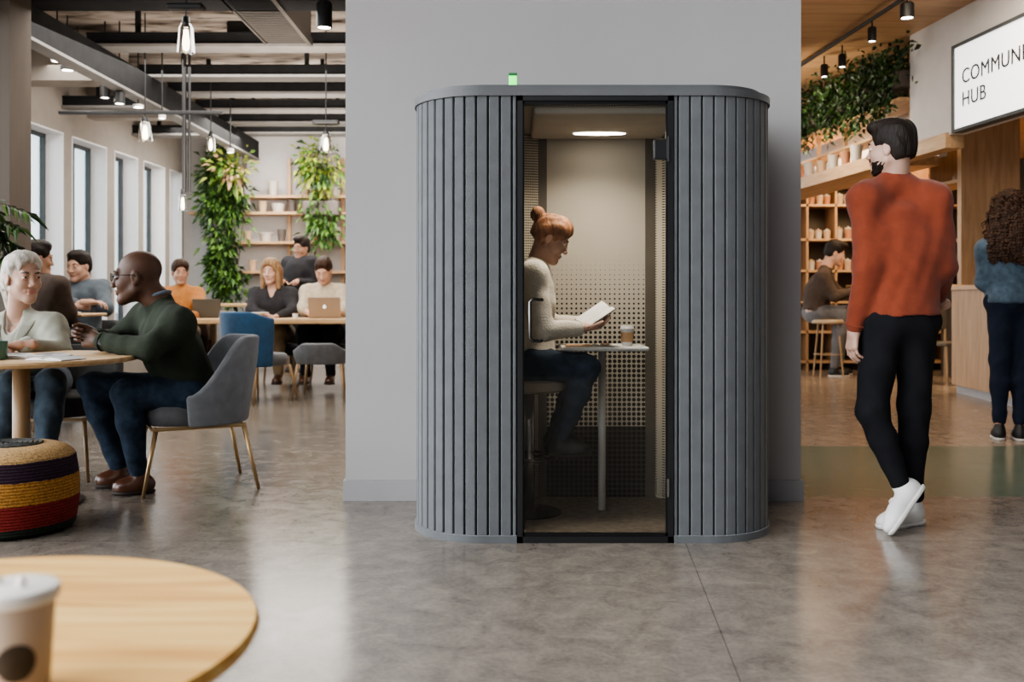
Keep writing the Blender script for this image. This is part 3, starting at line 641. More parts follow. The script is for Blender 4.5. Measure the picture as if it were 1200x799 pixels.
area('hub_shelf_light', (4.6, 12.3, 2.6), (4.6, 13.4, 1.6), 1.6, 24, (1, .72, .45), sy=.3)
# ------------------------------------------------------------ shell
def LX(Y): return -5.05 + .026 * Y
def RX(Y, d=0): return 4.26 - .087 * Y + d
struct('floor', MB().box(-7, 8, -4, 15, -.1, 0), 'floor')
struct('wall_center', MB().box(-.826, 1.434, 4.87, 5.6, 0, 3.6), 'wall_grey')
mb = MB(); mb.box(-.836, 1.444, 4.85, 4.87, 0, .10); mb.box(-.836, -.826, 4.87, 5.61, 0, .10); mb.box(1.434, 1.444, 4.87, 5.61, 0, .10); struct('baseboard_center', mb, 'base_grey')
struct('wall_back', MB().box(-4.7, 1.4, 14, 14.15, 0, 3.7), 'wall_pale')
struct('ceiling', MB().box(-5.2, 1.0, 3.2, 14.2, 3.6, 3.75), 'slab_ceiling')
struct('ceiling', MB().box(1.0, 7.6, 4.9, 14.6, 3.3, 3.75), 'ceiling_wood')
mb = MB(); mb.box(-3.95, -3.43, 6.7, 7.0, 0, 3.6); struct('column', mb, 'brown_concrete')
# window wall on the left: a solid wall with deep white reveals
wins = [(9.35, 10.45), (10.64, 11.5), (11.71, 12.4), (12.57, 13.3), (13.47, 13.93)]
ZT, ZB = 2.74, .55; mb = MB(); th = .24
def wseg(mb, y0, y1, z0, z1, o0=0, o1=-th, mi=0):
    mb.add([(LX(y0) + o0, y0, z0), (LX(y0) + o1, y0, z0), (LX(y1) + o1, y1, z0), (LX(y1) + o0, y1, z0), (LX(y0) + o0, y0, z1), (LX(y0) + o1, y0, z1), (LX(y1) + o1, y1, z1), (LX(y1) + o0, y1, z1)],
           [(0, 1, 2, 3), (7, 6, 5, 4), (0, 4, 5, 1), (1, 5, 6, 2), (2, 6, 7, 3), (3, 7, 4, 0)], mi)
wseg(mb, 7.0, 14.1, ZT, 3.6); wseg(mb, 7.0, 14.1, 0, ZB); ys = [7.0] + [q for a in wins for q in a] + [14.1]
for i in range(0, len(ys), 2): wseg(mb, ys[i], ys[i + 1], ZB, ZT)
struct('wall_left', mb, 'wall_taupe')
for i, (a, b) in enumerate(wins):
    mb = MB(); e = .015
    wseg(mb, a, a + e, ZB, ZT, .004, -th + .05); wseg(mb, b - e, b, ZB, ZT, .004, -th + .05); wseg(mb, a, b, ZT - e, ZT, .004, -th + .05); wseg(mb, a, b, ZB, ZB + e, .004, -th + .05)
    wo = struct(f'window_{i+1}', mb, 'reveal_white')
    fr = MB(); t = .05
    for (y0, y1, z0, z1) in ((a, a + t, ZB, ZT), (b - t, b, ZB, ZT), (a, b, ZT - t, ZT), (a, b, ZB, ZB + t), ((a + b) / 2 - .018, (a + b) / 2 + .018, ZB, ZT), (a, b, 1.15, 1.19)): wseg(fr, y0, y1, z0, z1, -th + .06, -th + .01)
    fr.build('window_frame', 'frame_dark', wo); g = MB(); wseg(g, a + .02, b - .02, ZB + .02, ZT - .02, -th + .04, -th + .034); g.build('window_pane', 'pane', wo)
# beams
n = [0]
def trim(mb, m, smooth=False):
    n[0] += 1; return struct(f'trim_{n[0]}', mb, m, smooth)
def beam(x0, x1, y, zb, h=.16, wdt=.24, m='steel_beam'):
    mb = MB(); mb.box(x0, x1, y, y + wdt, zb, zb + .025); mb.box(x0, x1, y + .03, y + .06, zb + .025, zb + .11, 1); mb.box(x0, x1, y + .02, y + wdt - .02, zb + .11, zb + .13, 1); [mb.box(x0 + .4 + q_ * 1.25, x0 + .44 + q_ * 1.25, y + .1, y + .14, zb + .13, 3.6, 1) for q_ in range(1 if x1 - x0 < 2 else 3)]; return trim(mb, ['flange_metal', 'black_beam'])
mb = MB(); mb.box(-5.0, .2, 7.18, 7.55, 3.2, 3.5); trim(mb, 'black_beam')
for y in (8.62, 9.83, 10.65, 11.6, 12.5, 13.3): beam(-3.75, 1.0, y, 3.2)
for y in (10.4, 12.2): beam(-4.85, -3.75, y, 3.0)
mb = MB(); mb.box(-3.74, -3.60, 6.4, 14, 2.93, 2.955); trim(mb, 'flange_metal')
mb = MB(); mb.box(-3.73, -3.61, 6.4, 14, 2.955, 3.20); trim(mb, 'black_beam')
# soffit between the window wall and the long beam
mb = MB(); mb.box(-4.95, -3.75, 9.3, 9.6, 3.05, 3.5); trim(mb, 'wall_taupe'); mb = MB(); mb.box(-4.8, -3.75, 11.0, 11.2, 3.0, 3.4); trim(mb, 'wall_taupe')
# ducts and pipes
d = thing('ceiling_duct', 'brown grilled metal duct hanging under the ceiling beside the grey wall', 'duct', (-1.945, 7.3, 3.2))
mb = MB(); mb.box(-.195, .195, -1.3, 1.25, 0.02, .3)
for i in range(52): y = -1.28 + i * .0485; mb.box(-.17, .17, y, y + .022, 0, .02)
mb.build('casing', 'duct_metal', d); mb = MB(); mb.box(.175, .21, -1.3, 1.25, -.02, .05); mb.box(-.21, -.195, -1.3, 1.25, -.0, .05); mb.build('edge_flange', 'duct_metal', d)
for i, (y, z, x0, x1) in enumerate(((9.2, 3.42, -3.4, -.9), (11.1, 3.4, -3.4, -.9), (12.9, 3.35, -3.4, -.9))):
    o = MB().tube([(x0, y, z), (x1, y, z)], .035).build('ceiling_pipe', 'black_metal', None, True)
    tag(o, ['black pipe under the ceiling slab, nearest the camera', 'black pipe under the ceiling slab, between the deeper beams', 'black pipe under the ceiling slab, nearest the back wall'][i], 'pipe', 'ceiling pipes')
for i, (px, py, Y, w_, l_) in enumerate(((78, 27, 8.2, .12, .55), (180, 22, 8.0, .16, .2), (190, 20, 8.3, .30, .2), (268, 24, 8.3, .12, .12), (292, 68, 9.3, .4, .12))):
    p = P(px, py, Y); o = MB().rbox(p[0] - w_ / 2, p[0] + w_ / 2, Y - l_ / 2, Y + l_ / 2, 3.48, 3.6, .02).build('ceiling_box', 'black_metal')
    tag(o, ['long black box on the ceiling beside the slanting beam', 'black junction box on the ceiling left of the glass pendant', 'wide black box on the ceiling behind the glass pendant', 'small black box on the ceiling between pendant and duct', 'brown-black vent box on the ceiling between two cross beams'][i], 'ceiling box')
# ------------------------------------------------------------ right side
def rseg(mb, y0, y1, z0, z1, d0, d1):
    X = RX
    mb.add([(X(y0, d0), y0, z0), (X(y0, d1), y0, z0), (X(y1, d1), y1, z0), (X(y1, d0), y1, z0), (X(y0, d0), y0, z1), (X(y0, d1), y0, z1), (X(y1, d1), y1, z1), (X(y1, d0), y1, z1)],
           [(0, 3, 2, 1), (4, 5, 6, 7), (0, 1, 5, 4), (1, 2, 6, 5), (2, 3, 7, 6), (3, 0, 4, 7)])
mb = MB(); rseg(mb, 4.0, 8.65, 2.32, 3.3, 0, .12); struct('wall_right', mb, 'wall_white')
mb = MB(); rseg(mb, 9.35, 13.4, 2.34, 3.3, .62, .7); rseg(mb, 8.65, 9.35, 2.72, 3.3, .62, .7); rseg(mb, 8.6, 8.65, 2.72, 3.3, .12, .7); struct('wall_right_alcove', mb, 'wall_white')
mb = MB(); rseg(mb, 4.0, 8.6, 2.72, 2.85, .12, 3.2); rseg(mb, 8.6, 13.6, 2.72, 2.85, .70, 3.2); struct('ceiling', mb, 'ceiling_wood')
mb = MB(); rseg(mb, 8.0, 12.8, 2.215, 2.34, -.03, .12); rseg(mb, 9.35, 12.8, 2.25, 2.34, .12, .62); struct('trim_ledge', mb, 'oak_y')
struct('wall_far', MB().box(3.0, 8, 13.6, 13.75, 0, 3.4), 'wall_taupe')
struct('wall_side', MB().box(7.2, 7.3, 4, 13.7, 0, 3.4), 'wall_taupe')
struct('trim_panel', MB().box(4.175, 4.72, 9.12, 9.2, 1.112, 2.72), 'oak_z')
# sign
ys0, ys1 = 5.35, 7.80
sg = thing('wall_sign', 'large white lit sign board with black words above the counter', 'sign', (RX(7.8), 7.8, 2.3))
off = np.array([RX(7.8), 7.8, 2.3])
mb = MB(); rseg(mb, ys0, ys1, 2.300, 2.325, -.09, 0); rseg(mb, ys0, ys1, 2.965, 2.99, -.09, 0); rseg(mb, ys1 - .025, ys1, 2.325, 2.965, -.09, 0); rseg(mb, ys0, ys0 + .025, 2.325, 2.965, -.09, 0); mb.build('sign_frame', 'frame_dark', sg, off=off)
mb = MB(); rseg(mb, ys0 + .02, ys1 - .02, 2.32, 2.97, -.075, -.01); mb.build('sign_face', 'sign_face', sg, off=off)
ax = nrm((.087, -1, 0)); 
def text_mesh(name, body, size, m, parent, Mx, off, space=1.):
    cu = bpy.data.curves.new(name, 'FONT'); cu.body = body; cu.size = size; cu.extrude = .002;  cu.space_line = space; cu.space_character = 1.06
    to = bpy.data.objects.new(name, cu); C.objects.link(to); dg = bpy.context.evaluated_depsgraph_get(); me = bpy.data.meshes.new_from_object(to.evaluated_get(dg)); bpy.data.objects.remove(to)
    me.transform(Mx); me.transform(Matrix.Translation(-Vector(off))); me.materials.clear(); me.materials.append(MT[m]); o = bpy.data.objects.new(name, me); C.objects.link(o); o.parent = parent; return o
o_ = np.array([RX(7.67, -.078), 7.67, 2.665])
Mx = Matrix(((ax[0], 0, -1, o_[0]), (ax[1], 0, -.087, o_[1]), (0, 1, 0, o_[2]), (0, 0, 0, 1)))
text_mesh('lettering', 'COMMUNITY', .163, 'letter', sg, Mx, off)
Mx2 = Mx.copy(); Mx2[2][3] -= .178; text_mesh('lettering', 'HUB', .163, 'letter', sg, Mx2, off)
# track and its heads
tk = thing('light_track', 'black lighting track running under the wood ceiling', 'light track', (2.9, 8.5, 3.28))
mb = MB(); mb.tube([(.13, -2.1, -.02), (-.15, 2.3, -.02)], .016, 6); mb.build('rail', 'black', tk)
def spot(x, y, z, r, h, label, group, drop=.05, m='black', tilt=0):
    t = thing('spotlight', label, 'light', (x, y, z), 0, group); b = MB(); b.lathe([(r * .75, h), (r, h * .9), (r, 0), (r * .86, 0), (r * .86, .01)], seg=20); b.build('housing', m, t, 'auto')
    b = MB(); b.cyl((0, 0, h), (0, 0, h + drop), .007); b.build('stem', 'black', t); b = MB(); b.lathe([(0, .008), (r * .85, .008)], seg=20); b.build('lens', 'bulb_white', t); return t
spot(3.02, 7.5, 3.13, .052, .12, 'large black cylinder spotlight nearest the camera on the hub track', 'track spotlights', .02)
for i, (px, py, Y) in enumerate(((1022, 50, 8.0), (987, 64, 8.9), (966, 78, 9.3))):
    p = P(px, py, Y); spot(p[0], Y, 3.08, .035, .12, ['black track spotlight just in front of the hanging plants', 'second black track spotlight past the big one, above trailing greenery', 'farthest black track spotlight close to the grey wall edge'][i], 'track spotlights', .08)
# ------------------------------------------------------------ things on the ledge, plants
def foliage_pts(n, fn): 
    pts = []; ds = []
    for _ in range(n): p, d = fn(); pts.append(p); ds.append(d)
    return pts, ds
for i, Y in enumerate((8.95, 9.55, 10.2, 10.9, 11.7)):
    base = np.array([RX(Y, .10), Y, 2.86]); t = thing('hanging_plant', ['bushy dark green plant nearest the white wall corner on the hub ledge', 'dense trailing plant second from the white wall corner above the ledge', 'trailing green plant in the middle of the row above the ledge', 'leafy trailing plant fourth along the row above the ledge', 'farthest trailing plant of the ledge row, beside the grey wall'][i], 'plant', base, 0, 'plants trailing above the hub ledge')
    mb = MB(); mb.rbox(-.16, .16, -.26, .26, 0, .16, .02, 2); mb.build('planter', 'pot_dark', t)
    pts = []; ds = []; rs = np.random.RandomState(i + 5)
    for _ in range(650):
        a = rs.normal(size=3) * (.17, .2, .11) + (-.05, 0, .22 if i else .24); pts.append(a); ds.append(rs.normal(size=3) + (-.4, 0, -.1))
    for _ in range(16):
        x, y = rs.uniform(-.28, -.1), rs.uniform(-.3, .3); L = rs.uniform(.1, .42); 
        for q in np.arange(0, L, .022): pts.append((x + rs.normal() * .02, y + rs.normal() * .02, .12 - q)); ds.append((rs.normal(), rs.normal(), -.6))
    leaf_mesh('foliage', pts, ds, .075, .042, ['leaf_d', 'leaf_a', 'leaf_d', 'leaf_a'], t, nm=4)
mb = MB()
fr = thing('ledge_rack', 'slatted oak rack standing on the ledge beneath the hanging plants', 'rack', (RX(10, .1), 10, 2.34)); off = np.array([RX(10, .1), 10, 2.42])
for k, Y in enumerate((8.75, 9.45, 10.15, 10.85, 11.55, 12.3)):
    mb = MB(); rseg(mb, Y, Y + .035, 2.34, 3.3, .06, .10); mb.build('post', 'oak_z', fr, off=off)
mb = MB(); rseg(mb, 8.75, 12.3, 2.83, 2.86, -.05, .32); mb.build('shelf', 'oak_y', fr, off=off)
mb = MB(); rseg(mb, 8.75, 12.3, 2.60, 2.625, .05, .30); mb.build('shelf', 'oak_y', fr, off=off)
led = [(8.9, 'terracotta', .075, .15, 'brick red square planter box on the ledge beside the white wall', 'box'), (9.25, 'pot_tan', .05, .10, 'tan clay pot on the ledge behind the brick red box', 'pot'), (9.75, 'pot_white', .06, .16, 'white canister on the ledge nearest to the walking man', 'pot'), (10.0, 'terracotta', .05, .13, 'terracotta pot on the ledge between two white canisters', 'pot'), (10.3, 'pot_white', .055, .14, 'white canister in the middle of the ledge', 'pot'), (10.6, 'pot_tan', .05, .12, 'tan jar in the middle of the ledge', 'pot'), (10.95, 'pot_white', .06, .15, 'white canister near the far end of the ledge', 'pot'), (11.2, 'terracotta', .045, .11, 'small terracotta pot near the far end of the ledge', 'pot'), (11.5, 'pot_white', .05, .13, 'farthest white canister on the ledge', 'pot')]
def potm(r, h, m, rim=True):
    mb = MB(); mb.lathe([(r * .72, 0), (r * .8, .004), (r, h * .86), (r * (1.1 if rim else 1), h * .87), (r * (1.1 if rim else 1), h), (r * .9, h), (r * .85, h * .8), (0, h * .8)], seg=20); return mb
for Y, m, r, h, lb, cat in led:
    if cat == 'box':
        o = MB().rbox(-r, r, -r, r, 0, h, .006, 2).build('planter_box', m)
    else: o = potm(r, h, m).build('pot', m, None, 'auto')
    o.location = (RX(Y, .01), Y, 2.34); tag(o, lb, 'planter' if cat == 'box' else 'pot', 'pots along the hub ledge')
# back shelving: 7 bays by 5 rows
bs = thing('shelf_unit', 'tall oak cubby shelving against the back wall of the hub', 'shelving', (5.2, 13.2, 0)); xs = [3.56 + .385 * i for i in range(9)]; zs = [.10, .50, .90, 1.32, 1.74, 2.2, 2.70]
for x in xs: mb = MB(); mb.box(x - 5.2, x - 5.2 + .028, -.05, .38, 0, 2.72); mb.build('upright', 'oak_z', bs)
for z in zs: mb = MB(); mb.box(xs[0] - 5.2, xs[-1] - 5.2, -.05, .38, z, z + .03); mb.build('shelf', 'oak_x', bs)
mb = MB(); mb.box(xs[0] - 5.2, xs[-1] - 5.2, .38, .39, 0, 2.72); mb.build('back_panel', 'post_brown', bs)
rs = np.random.RandomState(2); rown = {4: 'top', 3: 'second', 2: 'third', 1: 'fourth'}; coln = {0: 'nearest the grey wall', 1: 'second from the grey wall', 2: 'third from the grey wall', 3: 'fourth from the grey wall', 4: 'fifth from the grey wall', 5: 'sixth from the grey wall'}
kinds = [('pot_tan', .052, .15, 'tan jars'), ('pot_white', .05, .13, 'pale jars'), ('terracotta', .05, .16, 'terracotta jars'), ('pot_dark', .052, .14, 'dark jars')]
protos = {}
for r in (3, 4, 5):
    for c in range(1, 6):
        m, rr, hh, nm = kinds[(r * 2 + c) % 4]; mm = [kinds[(r * 2 + c + q) % 3][0] for q in (0, 1)]
        cnt = 3
        for q in range(cnt):
            key = (mm[q % 2], rr, hh); 
            if key not in protos:
                o = potm(rr, hh * .8, key[0], False).build('jar', key[0], None, 'auto'); MB().lathe([(rr * .9, hh * .78), (rr * .9, hh * .92), (rr * .3, hh * .95), (rr * .25, hh * 1.05), (0, hh * 1.05)], seg=16).build('lid', 'pot_white' if key[0] != 'pot_white' else 'pot_tan', o, 'auto'); protos[key] = o
            else: o = copy_tree(protos[key])
            o.location = (xs[c] + .085 + q * .108, 13.22 + rs.uniform(-.02, .05), zs[r] + .03); mname = {'pot_tan': 'tan', 'pot_white': 'off-white', 'terracotta': 'terracotta'}[mm[q % 2]]
            tag(o, f'{["left", "middle", "right"][q]} {mname} lidded jar, cubby {coln[c]}, {dict([(5, "topmost jar"), (4, "middle jar"), (3, "lowest jar")])[r]} row', 'jar', 'jars in the cubby shelving')
for c in range(2, 6, 2): MB().box(xs[c] - 5.2 + .03, xs[c + 1] - 5.2, -.03, .36, 2.475, 2.50).build('thin_board', 'pale_wood', bs)
for c in range(2, 6, 2):
    for q in range(2):
        o = MB().lathe([(.03, 0), (.075, .045), (.08, .05), (.07, .048), (.0, .012)], seg=20).build('bowl', 'pot_white' if q else 'pot_tan', None, 'auto'); o.location = (xs[c] + .11 + q * .17, 13.25, 2.50)
        tag(o, f'{"off-white" if q else "tan"} bowl on the thin top board, cubby {coln[c]}', 'bowl', 'bowls on the top shelf')
# wall cabinet with open cubbies under the soffit
wc = thing('wall_cabinet', 'open oak wall cabinet hanging under the soffit beside the wood panel', 'cabinet', (RX(9.9, .95), 9.9, 2.09)); off = np.array([RX(9.9, .95), 9.9, 2.09])
mb = MB(); rseg(mb, 9.25, 11.6, 2.09, 2.12, .80, 1.15); mb.build('shelf', 'oak_y', wc, off=off)
mb = MB(); rseg(mb, 9.25, 11.6, 2.12, 2.72, 1.13, 1.15); mb.build('back_panel', 'oak_y', wc, off=off)
for Y in (9.25, 9.86, 10.5, 11.57): mb = MB(); rseg(mb, Y, Y + .025, 2.12, 2.72, .80, 1.13); mb.build('divider', 'oak_z', wc, off=off)
for i, (Y, r, h, m, lb) in enumerate(((9.42, .05, .20, 'pot_white', 'white bottle vase in the wall cabinet beside the wood panel'), (9.6, .035, .10, 'pot_tan', 'small tan cup in the wall cabinet beside the white bottle vase'), (10.1, .05, .14, 'terracotta', 'little clay pot in the second cubby of the wall cabinet'))):
    o = MB().lathe([(r * .8, 0), (r, h * .1), (r, h * .5), (r * .35, h * .75), (r * .35, h), (0, h)], seg=18).build('vase', m, None, 'auto'); o.location = (RX(Y, .92), Y, 2.12); tag(o, lb, 'vase')
# counter
ct = thing('counter', 'pale oak service counter behind the woman in the denim jacket', 'counter', (4.55, 9, 0)); off = np.array([4.55, 9, 0])
def cX(y): return 4.57 - (10.2 - y) * .061
def cseg(mb, y0, y1, z0, z1, d0, d1): mb.add([(cX(y0) + d0, y0, z0), (cX(y0) + d1, y0, z0), (cX(y1) + d1, y1, z0), (cX(y1) + d0, y1, z0), (cX(y0) + d0, y0, z1), (cX(y0) + d1, y0, z1), (cX(y1) + d1, y1, z1), (cX(y1) + d0, y1, z1)], [(0, 3, 2, 1), (4, 5, 6, 7), (0, 1, 5, 4), (1, 2, 6, 5), (2, 3, 7, 6), (3, 0, 4, 7)])
mb = MB(); cseg(mb, 7.2, 10.2, .09, 1.07, 0, .65); mb.build('cabinet_body', 'counter_wood', ct, off=off)
mb = MB(); cseg(mb, 7.2, 10.2, 0, .09, .05, .6); mb.build('toe_kick', 'base_grey', ct, off=off); mb = MB(); cseg(mb, 7.15, 10.25, 1.07, 1.11, -.04, .7); mb.build('countertop', 'oak_y', ct, off=off)
for i, px in enumerate((1136, 1143, 1150)):
    o = MB().lathe([(.030, 0), (.038, .16), (.041, .165), (.036, .165), (.028, .01), (0, .01)], seg=20).build('paper_cup', 'white_plastic', None, 'auto'); p = P(px, 330, 9.4); o.location = (p[0] + .13, 9.4, 1.11)
    tag(o, ['white tall cup on the counter, closest to the hub opening', 'middle white tall cup on the counter', 'white tall cup on the counter, next to the denim jacket'][i], 'cup', 'white cups on the counter')
# high table and stool far right
ht = thing('high_table', 'narrow oak high table at which the hunched man sits', 'table', (4.95, 12.2, 0)); mb = MB(); mb.rbox(-.70, .55, -.3, .3, 1.10, 1.14, .008, 2); mb.build('tabletop', 'oak_x', ht)
for x in (-.35, .5): mb = MB(); mb.box(x - .03, x + .03, -.2, .2, 0, 1.10); mb.build('leg', 'post_brown', ht)
sl = thing('bar_stool', 'slim wooden bar stool under the hunched man by the hub shelving', 'stool', (3.93, 12.2, 0)); mb = MB(); mb.lathe([(0, .66), (.19, .66), (.2, .68), (.19, .71), (0, .715)], seg=24); mb.build('seat', 'pale_wood', sl, True)
for a in (45, 135, 225, 315): mb = MB(); mb.cyl((.13 * math.cos(R(a)), .13 * math.sin(R(a)), .67), (.2 * math.cos(R(a)), .2 * math.sin(R(a)), 0), .014, .010, 8); mb.build('leg', 'leg_wood', sl)
mb = MB(); mb.tube([(.17 * math.cos(t), .17 * math.sin(t), .28) for t in np.linspace(0, 2 * math.pi, 20, endpoint=False)], .008, 6, closed=True); mb.build('foot_ring', 'leg_wood', sl)
# dark chairs glimpsed between the red jumper and the counter
for i, (x, y) in enumerate(((4.95, 11.2), (5.5, 11.5))):
    t = thing('wooden_chair', ['dark wooden chair partly seen between the walking man and the counter', 'dark wooden chair hidden behind the counter end'][i], 'chair', (x, y, 0), .4); mb = MB(); mb.rbox(-.2, .2, -.2, .2, .44, .48, .01, 2); mb.build('seat', 'post_brown', t); mb = MB(); mb.rbox(-.2, .2, .17, .2, .62, .9, .01, 2); mb.build('backrest', 'post_brown', t)
    for sx in (-1, 1):
        mb = MB(); mb.cyl((sx * .18, .18, .62), (sx * .2, .2, 0), .014, .014, 8); mb.build('leg', 'leg_wood', t); mb = MB(); mb.cyl((sx * .17, -.17, .45), (sx * .19, -.2, 0), .014, .012, 8); mb.build('leg', 'leg_wood', t)
# ------------------------------------------------------------ outside the windows
tag(MB().box(-60, -7.05, -10, 60, -.2, -.1).build('ground_outside', 'ground_out'), kind='structure')
b = thing('building', 'pale grey office block with dark window bands seen through the windows', 'building', (-22, 30, 0)); mb = MB(); mb.box(-4, 4, -6, 6, 0, 5.2); mb.build('wall', 'building_grey', b)
for k in range(3): mb = MB(); mb.box(-3.6, 4.03, -6.04, 5.6, .9 + k * 1.5, 1.7 + k * 1.5); mb.build('window', 'building_glass', b)
# ------------------------------------------------------------ the booth
bx = .35; pod = thing('phone_booth', 'dark grey slatted one-person booth with rounded corners and glass door', 'booth', (bx, 4.45, 0)); po = np.array([bx, 4.45, 0.])
X0, X1, YF, YB, RR, H = -.42, 1.12, 4.03, 4.85, .30, 1.836
def outline(off=0, side='both', n=10, yb=YB):
    a = [(X0 - off, yb)] + [(X0 + RR + (RR + off) * math.cos(t), YF + RR + (RR + off) * math.sin(t)) for t in np.linspace(math.pi, 1.5 * math.pi, n)]
    b = [(X1 - RR + (RR + off) * math.cos(t), YF + RR + (RR + off) * math.sin(t)) for t in np.linspace(1.5 * math.pi, 2 * math.pi, n)] + [(X1 + off, yb)]
    return a + b if side == 'both' else (a if side == 'L' else b)
DL, DR = .022, .662
def walk(pts):
    pts = [np.array(p) for p in pts]; seg = [np.linalg.norm(pts[i + 1] - pts[i]) for i in range(len(pts) - 1)]; cum = np.concatenate([[0], np.cumsum(seg)])
    def at(s):
        i = min(max(np.searchsorted(cum, s, 'right') - 1, 0), len(seg) - 1); d = (pts[i + 1] - pts[i]) / seg[i]; return pts[i] + d * (s - cum[i]), d
    return at, cum[-1]
for side in ('L', 'R'):
    if side == 'L': path = [(DL - .004, YF)] + outline(0, 'L', 24)[::-1]
    else: path = [(DR + .004, YF)] + outline(0, 'R', 24)
    at, tot = walk(path); mb = MB(); s = .0; pitch = .0492; first = True
    sgn = 1 if side == 'L' else -1
    while s < tot - .02:
        wdt = .021 if first else pitch; e = min(s + wdt - .007, tot); k = 3; rows = []
        for t in np.linspace(s, e, k + 1):
            p, d = at(t); nn = np.array([-d[1], d[0]]) * (1 if side == 'L' else -1)
            if side == 'L': nn = np.array([d[1], -d[0]]) * -1
            rows.append((p, nn))
        # outward normal check
        c0 = np.array([bx, 4.5]); 
        prof = []
        for j, (p, nn) in enumerate(rows):
            if np.dot(nn, p - c0) < 0: nn = -nn
            prof.append((p, nn))
        out = []
        p, nn = prof[0]; out.append(p - nn * .016); out.append(p - nn * .004)
        p2 = at(min(s + .003, e))[0]; out.append(p2)
        for p, nn in prof[1:-1]: out.append(p)
        p3 = at(max(e - .003, s))[0]; out.append(p3); p, nn = prof[-1]; out.append(p - nn * .004); out.append(p - nn * .016)
        mb.prism([tuple(q) for q in out], .03, H); s += wdt; first = False
    o = mb.build('slatted_panel', 'felt', pod, off=po)
    mb = MB(); pts = []
    n = 30
    for t in np.linspace(0, tot, n):
        p, d = at(t); nn = np.array([d[1], -d[0]]); nn = nn if np.dot(nn, p - np.array([bx, 4.5])) > 0 else -nn; pts.append((p - nn * .011, p - nn * .04))
    vs = [(a[0], a[1], z) for a, b_ in pts for z in (.02, H)] + [(b_[0], b_[1], z) for a, b_ in pts for z in (.02, H)]
    m = 2 * n; fs = []
    for i in range(n - 1): fs += [(2 * i, 2 * i + 2, 2 * i + 3, 2 * i + 1), (m + 2 * i, m + 2 * i + 1, m + 2 * i + 3, m + 2 * i + 2)]
    mb.add(vs, fs); mb.build('backing_shell', 'felt_dark', pod, off=po)
def rail(z0, z1, off, name, m, inner=None):
    mb = MB(); mb.prism(outline(off, n=24), z0, z1); return mb.build(name, m, pod, off=po)
rail(H, H + .030, .008, 'roof_rim', 'cap_grey'); rail(H + .030, H + .034, -.012, 'shadow_gap', 'felt_dark'); rail(H + .034, H + .052, -.002 - .03, 'roof_top', 'cap_grey')
for side, xx in (('L', DL - .002), ('R', DR + .004)):
    o2 = outline(.008, side, 24); pl = (o2 + [(xx, YF - .008), (xx, YF + .02)] + [(X0 + .02 + 0 * 1, YF + RR)] + [(X0 + .03, YB)]) if side == 'L' else ([(xx, YF + .02), (xx, YF - .008)] + o2 + [(X1 - .03, YB), (X1 - .02, YF + RR)])
    inn = [(p[0], p[1]) for p in outline(-.02, side, 24)]
    pl = o2 + [(xx, YF - .008), (xx, YF + .02)] + inn[::-1] if side == 'L' else [(xx, YF + .02), (xx, YF - .008)] + o2 + inn[::-1]
    MB().prism(pl, 0, .030).build('plinth', 'felt', pod, off=po)
# door surround
mb = MB(); mb.box(DL, DL + .022, YF - .004, YF + .06, 0, H); mb.box(DR - .022, DR, YF - .004, YF + .06, 0, H); mb.box(DL, DR, YF - .004, YF + .06, H - .02, H); mb.box(DL, DR, YF - .004, YF + .08, 0, .026); mb.build('door_surround', 'black', pod, off=po)
dr = MB().box(DL + .026, DR - .026, YF + .004, YF + .012, .03, H - .024).build('door', 'door_glass', pod, off=po)
mb = MB(); mb.box(DL + .022, DL + .028, YF + .002, YF + .014, .028, H - .02); mb.box(DR - .030, DR - .022, YF + .002, YF + .014, .028, H - .02); mb.box(DL + .022, DR - .022, YF + .002, YF + .014, .026, .040); mb.box(DL + .022, DR - .022, YF + .002, YF + .014, H - .034, H - .02); mb.build('door_frame', 'black_metal', dr, off=po)
hx = P(621, 350, 3.98)[0]; mb = MB()
pth = [(hx + .052, YF + .006, .998), (hx + .045, 3.975, 1.000), (hx + .012, 3.965, 1.002), (hx, 3.965, .990), (hx, 3.965, .845), (hx + .012, 3.965, .832), (hx + .045, 3.975, .832), (hx + .052, YF + .006, .834)]
mb.tube(pth, .0075, 10); mb.build('handle', 'dark_chrome', dr, True, off=po)
mb = MB(); mb.rbox(DR - .080, DR - .024, YF - .006, YF + .03, 1.575, 1.655, .004, 2); mb.build('hinge', 'black', dr, off=po); MB().box(DR - .026, DR - .018, YF - .010, YF + .02, 1.565, 1.668).build('hinge_pin', 'chrome', dr, off=po)
MB().box(DR - .026, DR - .018, YF - .010, YF + .02, .19, .265).build('hinge_pin', 'chrome', dr, off=po)
mb = MB(); mb.rbox(DR - .068, DR - .024, YF - .006, YF + .03, .195, .262, .004, 2); mb.build('hinge', 'door_glass', dr, off=po)
# inside
prof = [(DL + .004, 4.09), (-.30, 4.10), (-.37, 4.2), (-.37, 4.45), (-.30, 4.62), (-.12, 4.72), (.045, 4.765), (.134, 4.80)]
profR = [(.70, 4.80), (.735, 4.76), (.80, 4.70), (.95, 4.60), (1.05, 4.45), (1.06, 4.2), (1.0, 4.10), (DR - .004, 4.09)]
def sheet(name, pr, m, z0=.03, z1=1.80, th=.006):
    mb = MB(); n = len(pr); vs = [(x, y, z) for x, y in pr for z in (z0, z1)]; mb.add(vs, [(2 * i, 2 * i + 2, 2 * i + 3, 2 * i + 1) for i in range(n - 1)]); o = mb.build(name, m, pod, off=po); sm = o.modifiers.new('s', 'SOLIDIFY'); sm.thickness = th; sm.offset = 0; return o
sheet('side_lining', prof, 'side_felt'); sheet('side_lining', profR, 'side_felt')
MB().box(.128, .170, 4.795, 4.835, .03, 1.80).build('corner_post', 'post_brown', pod, off=po); MB().box(.652, .706, 4.795, 4.835, .03, 1.80).build('corner_post', 'post_brown', pod, off=po)
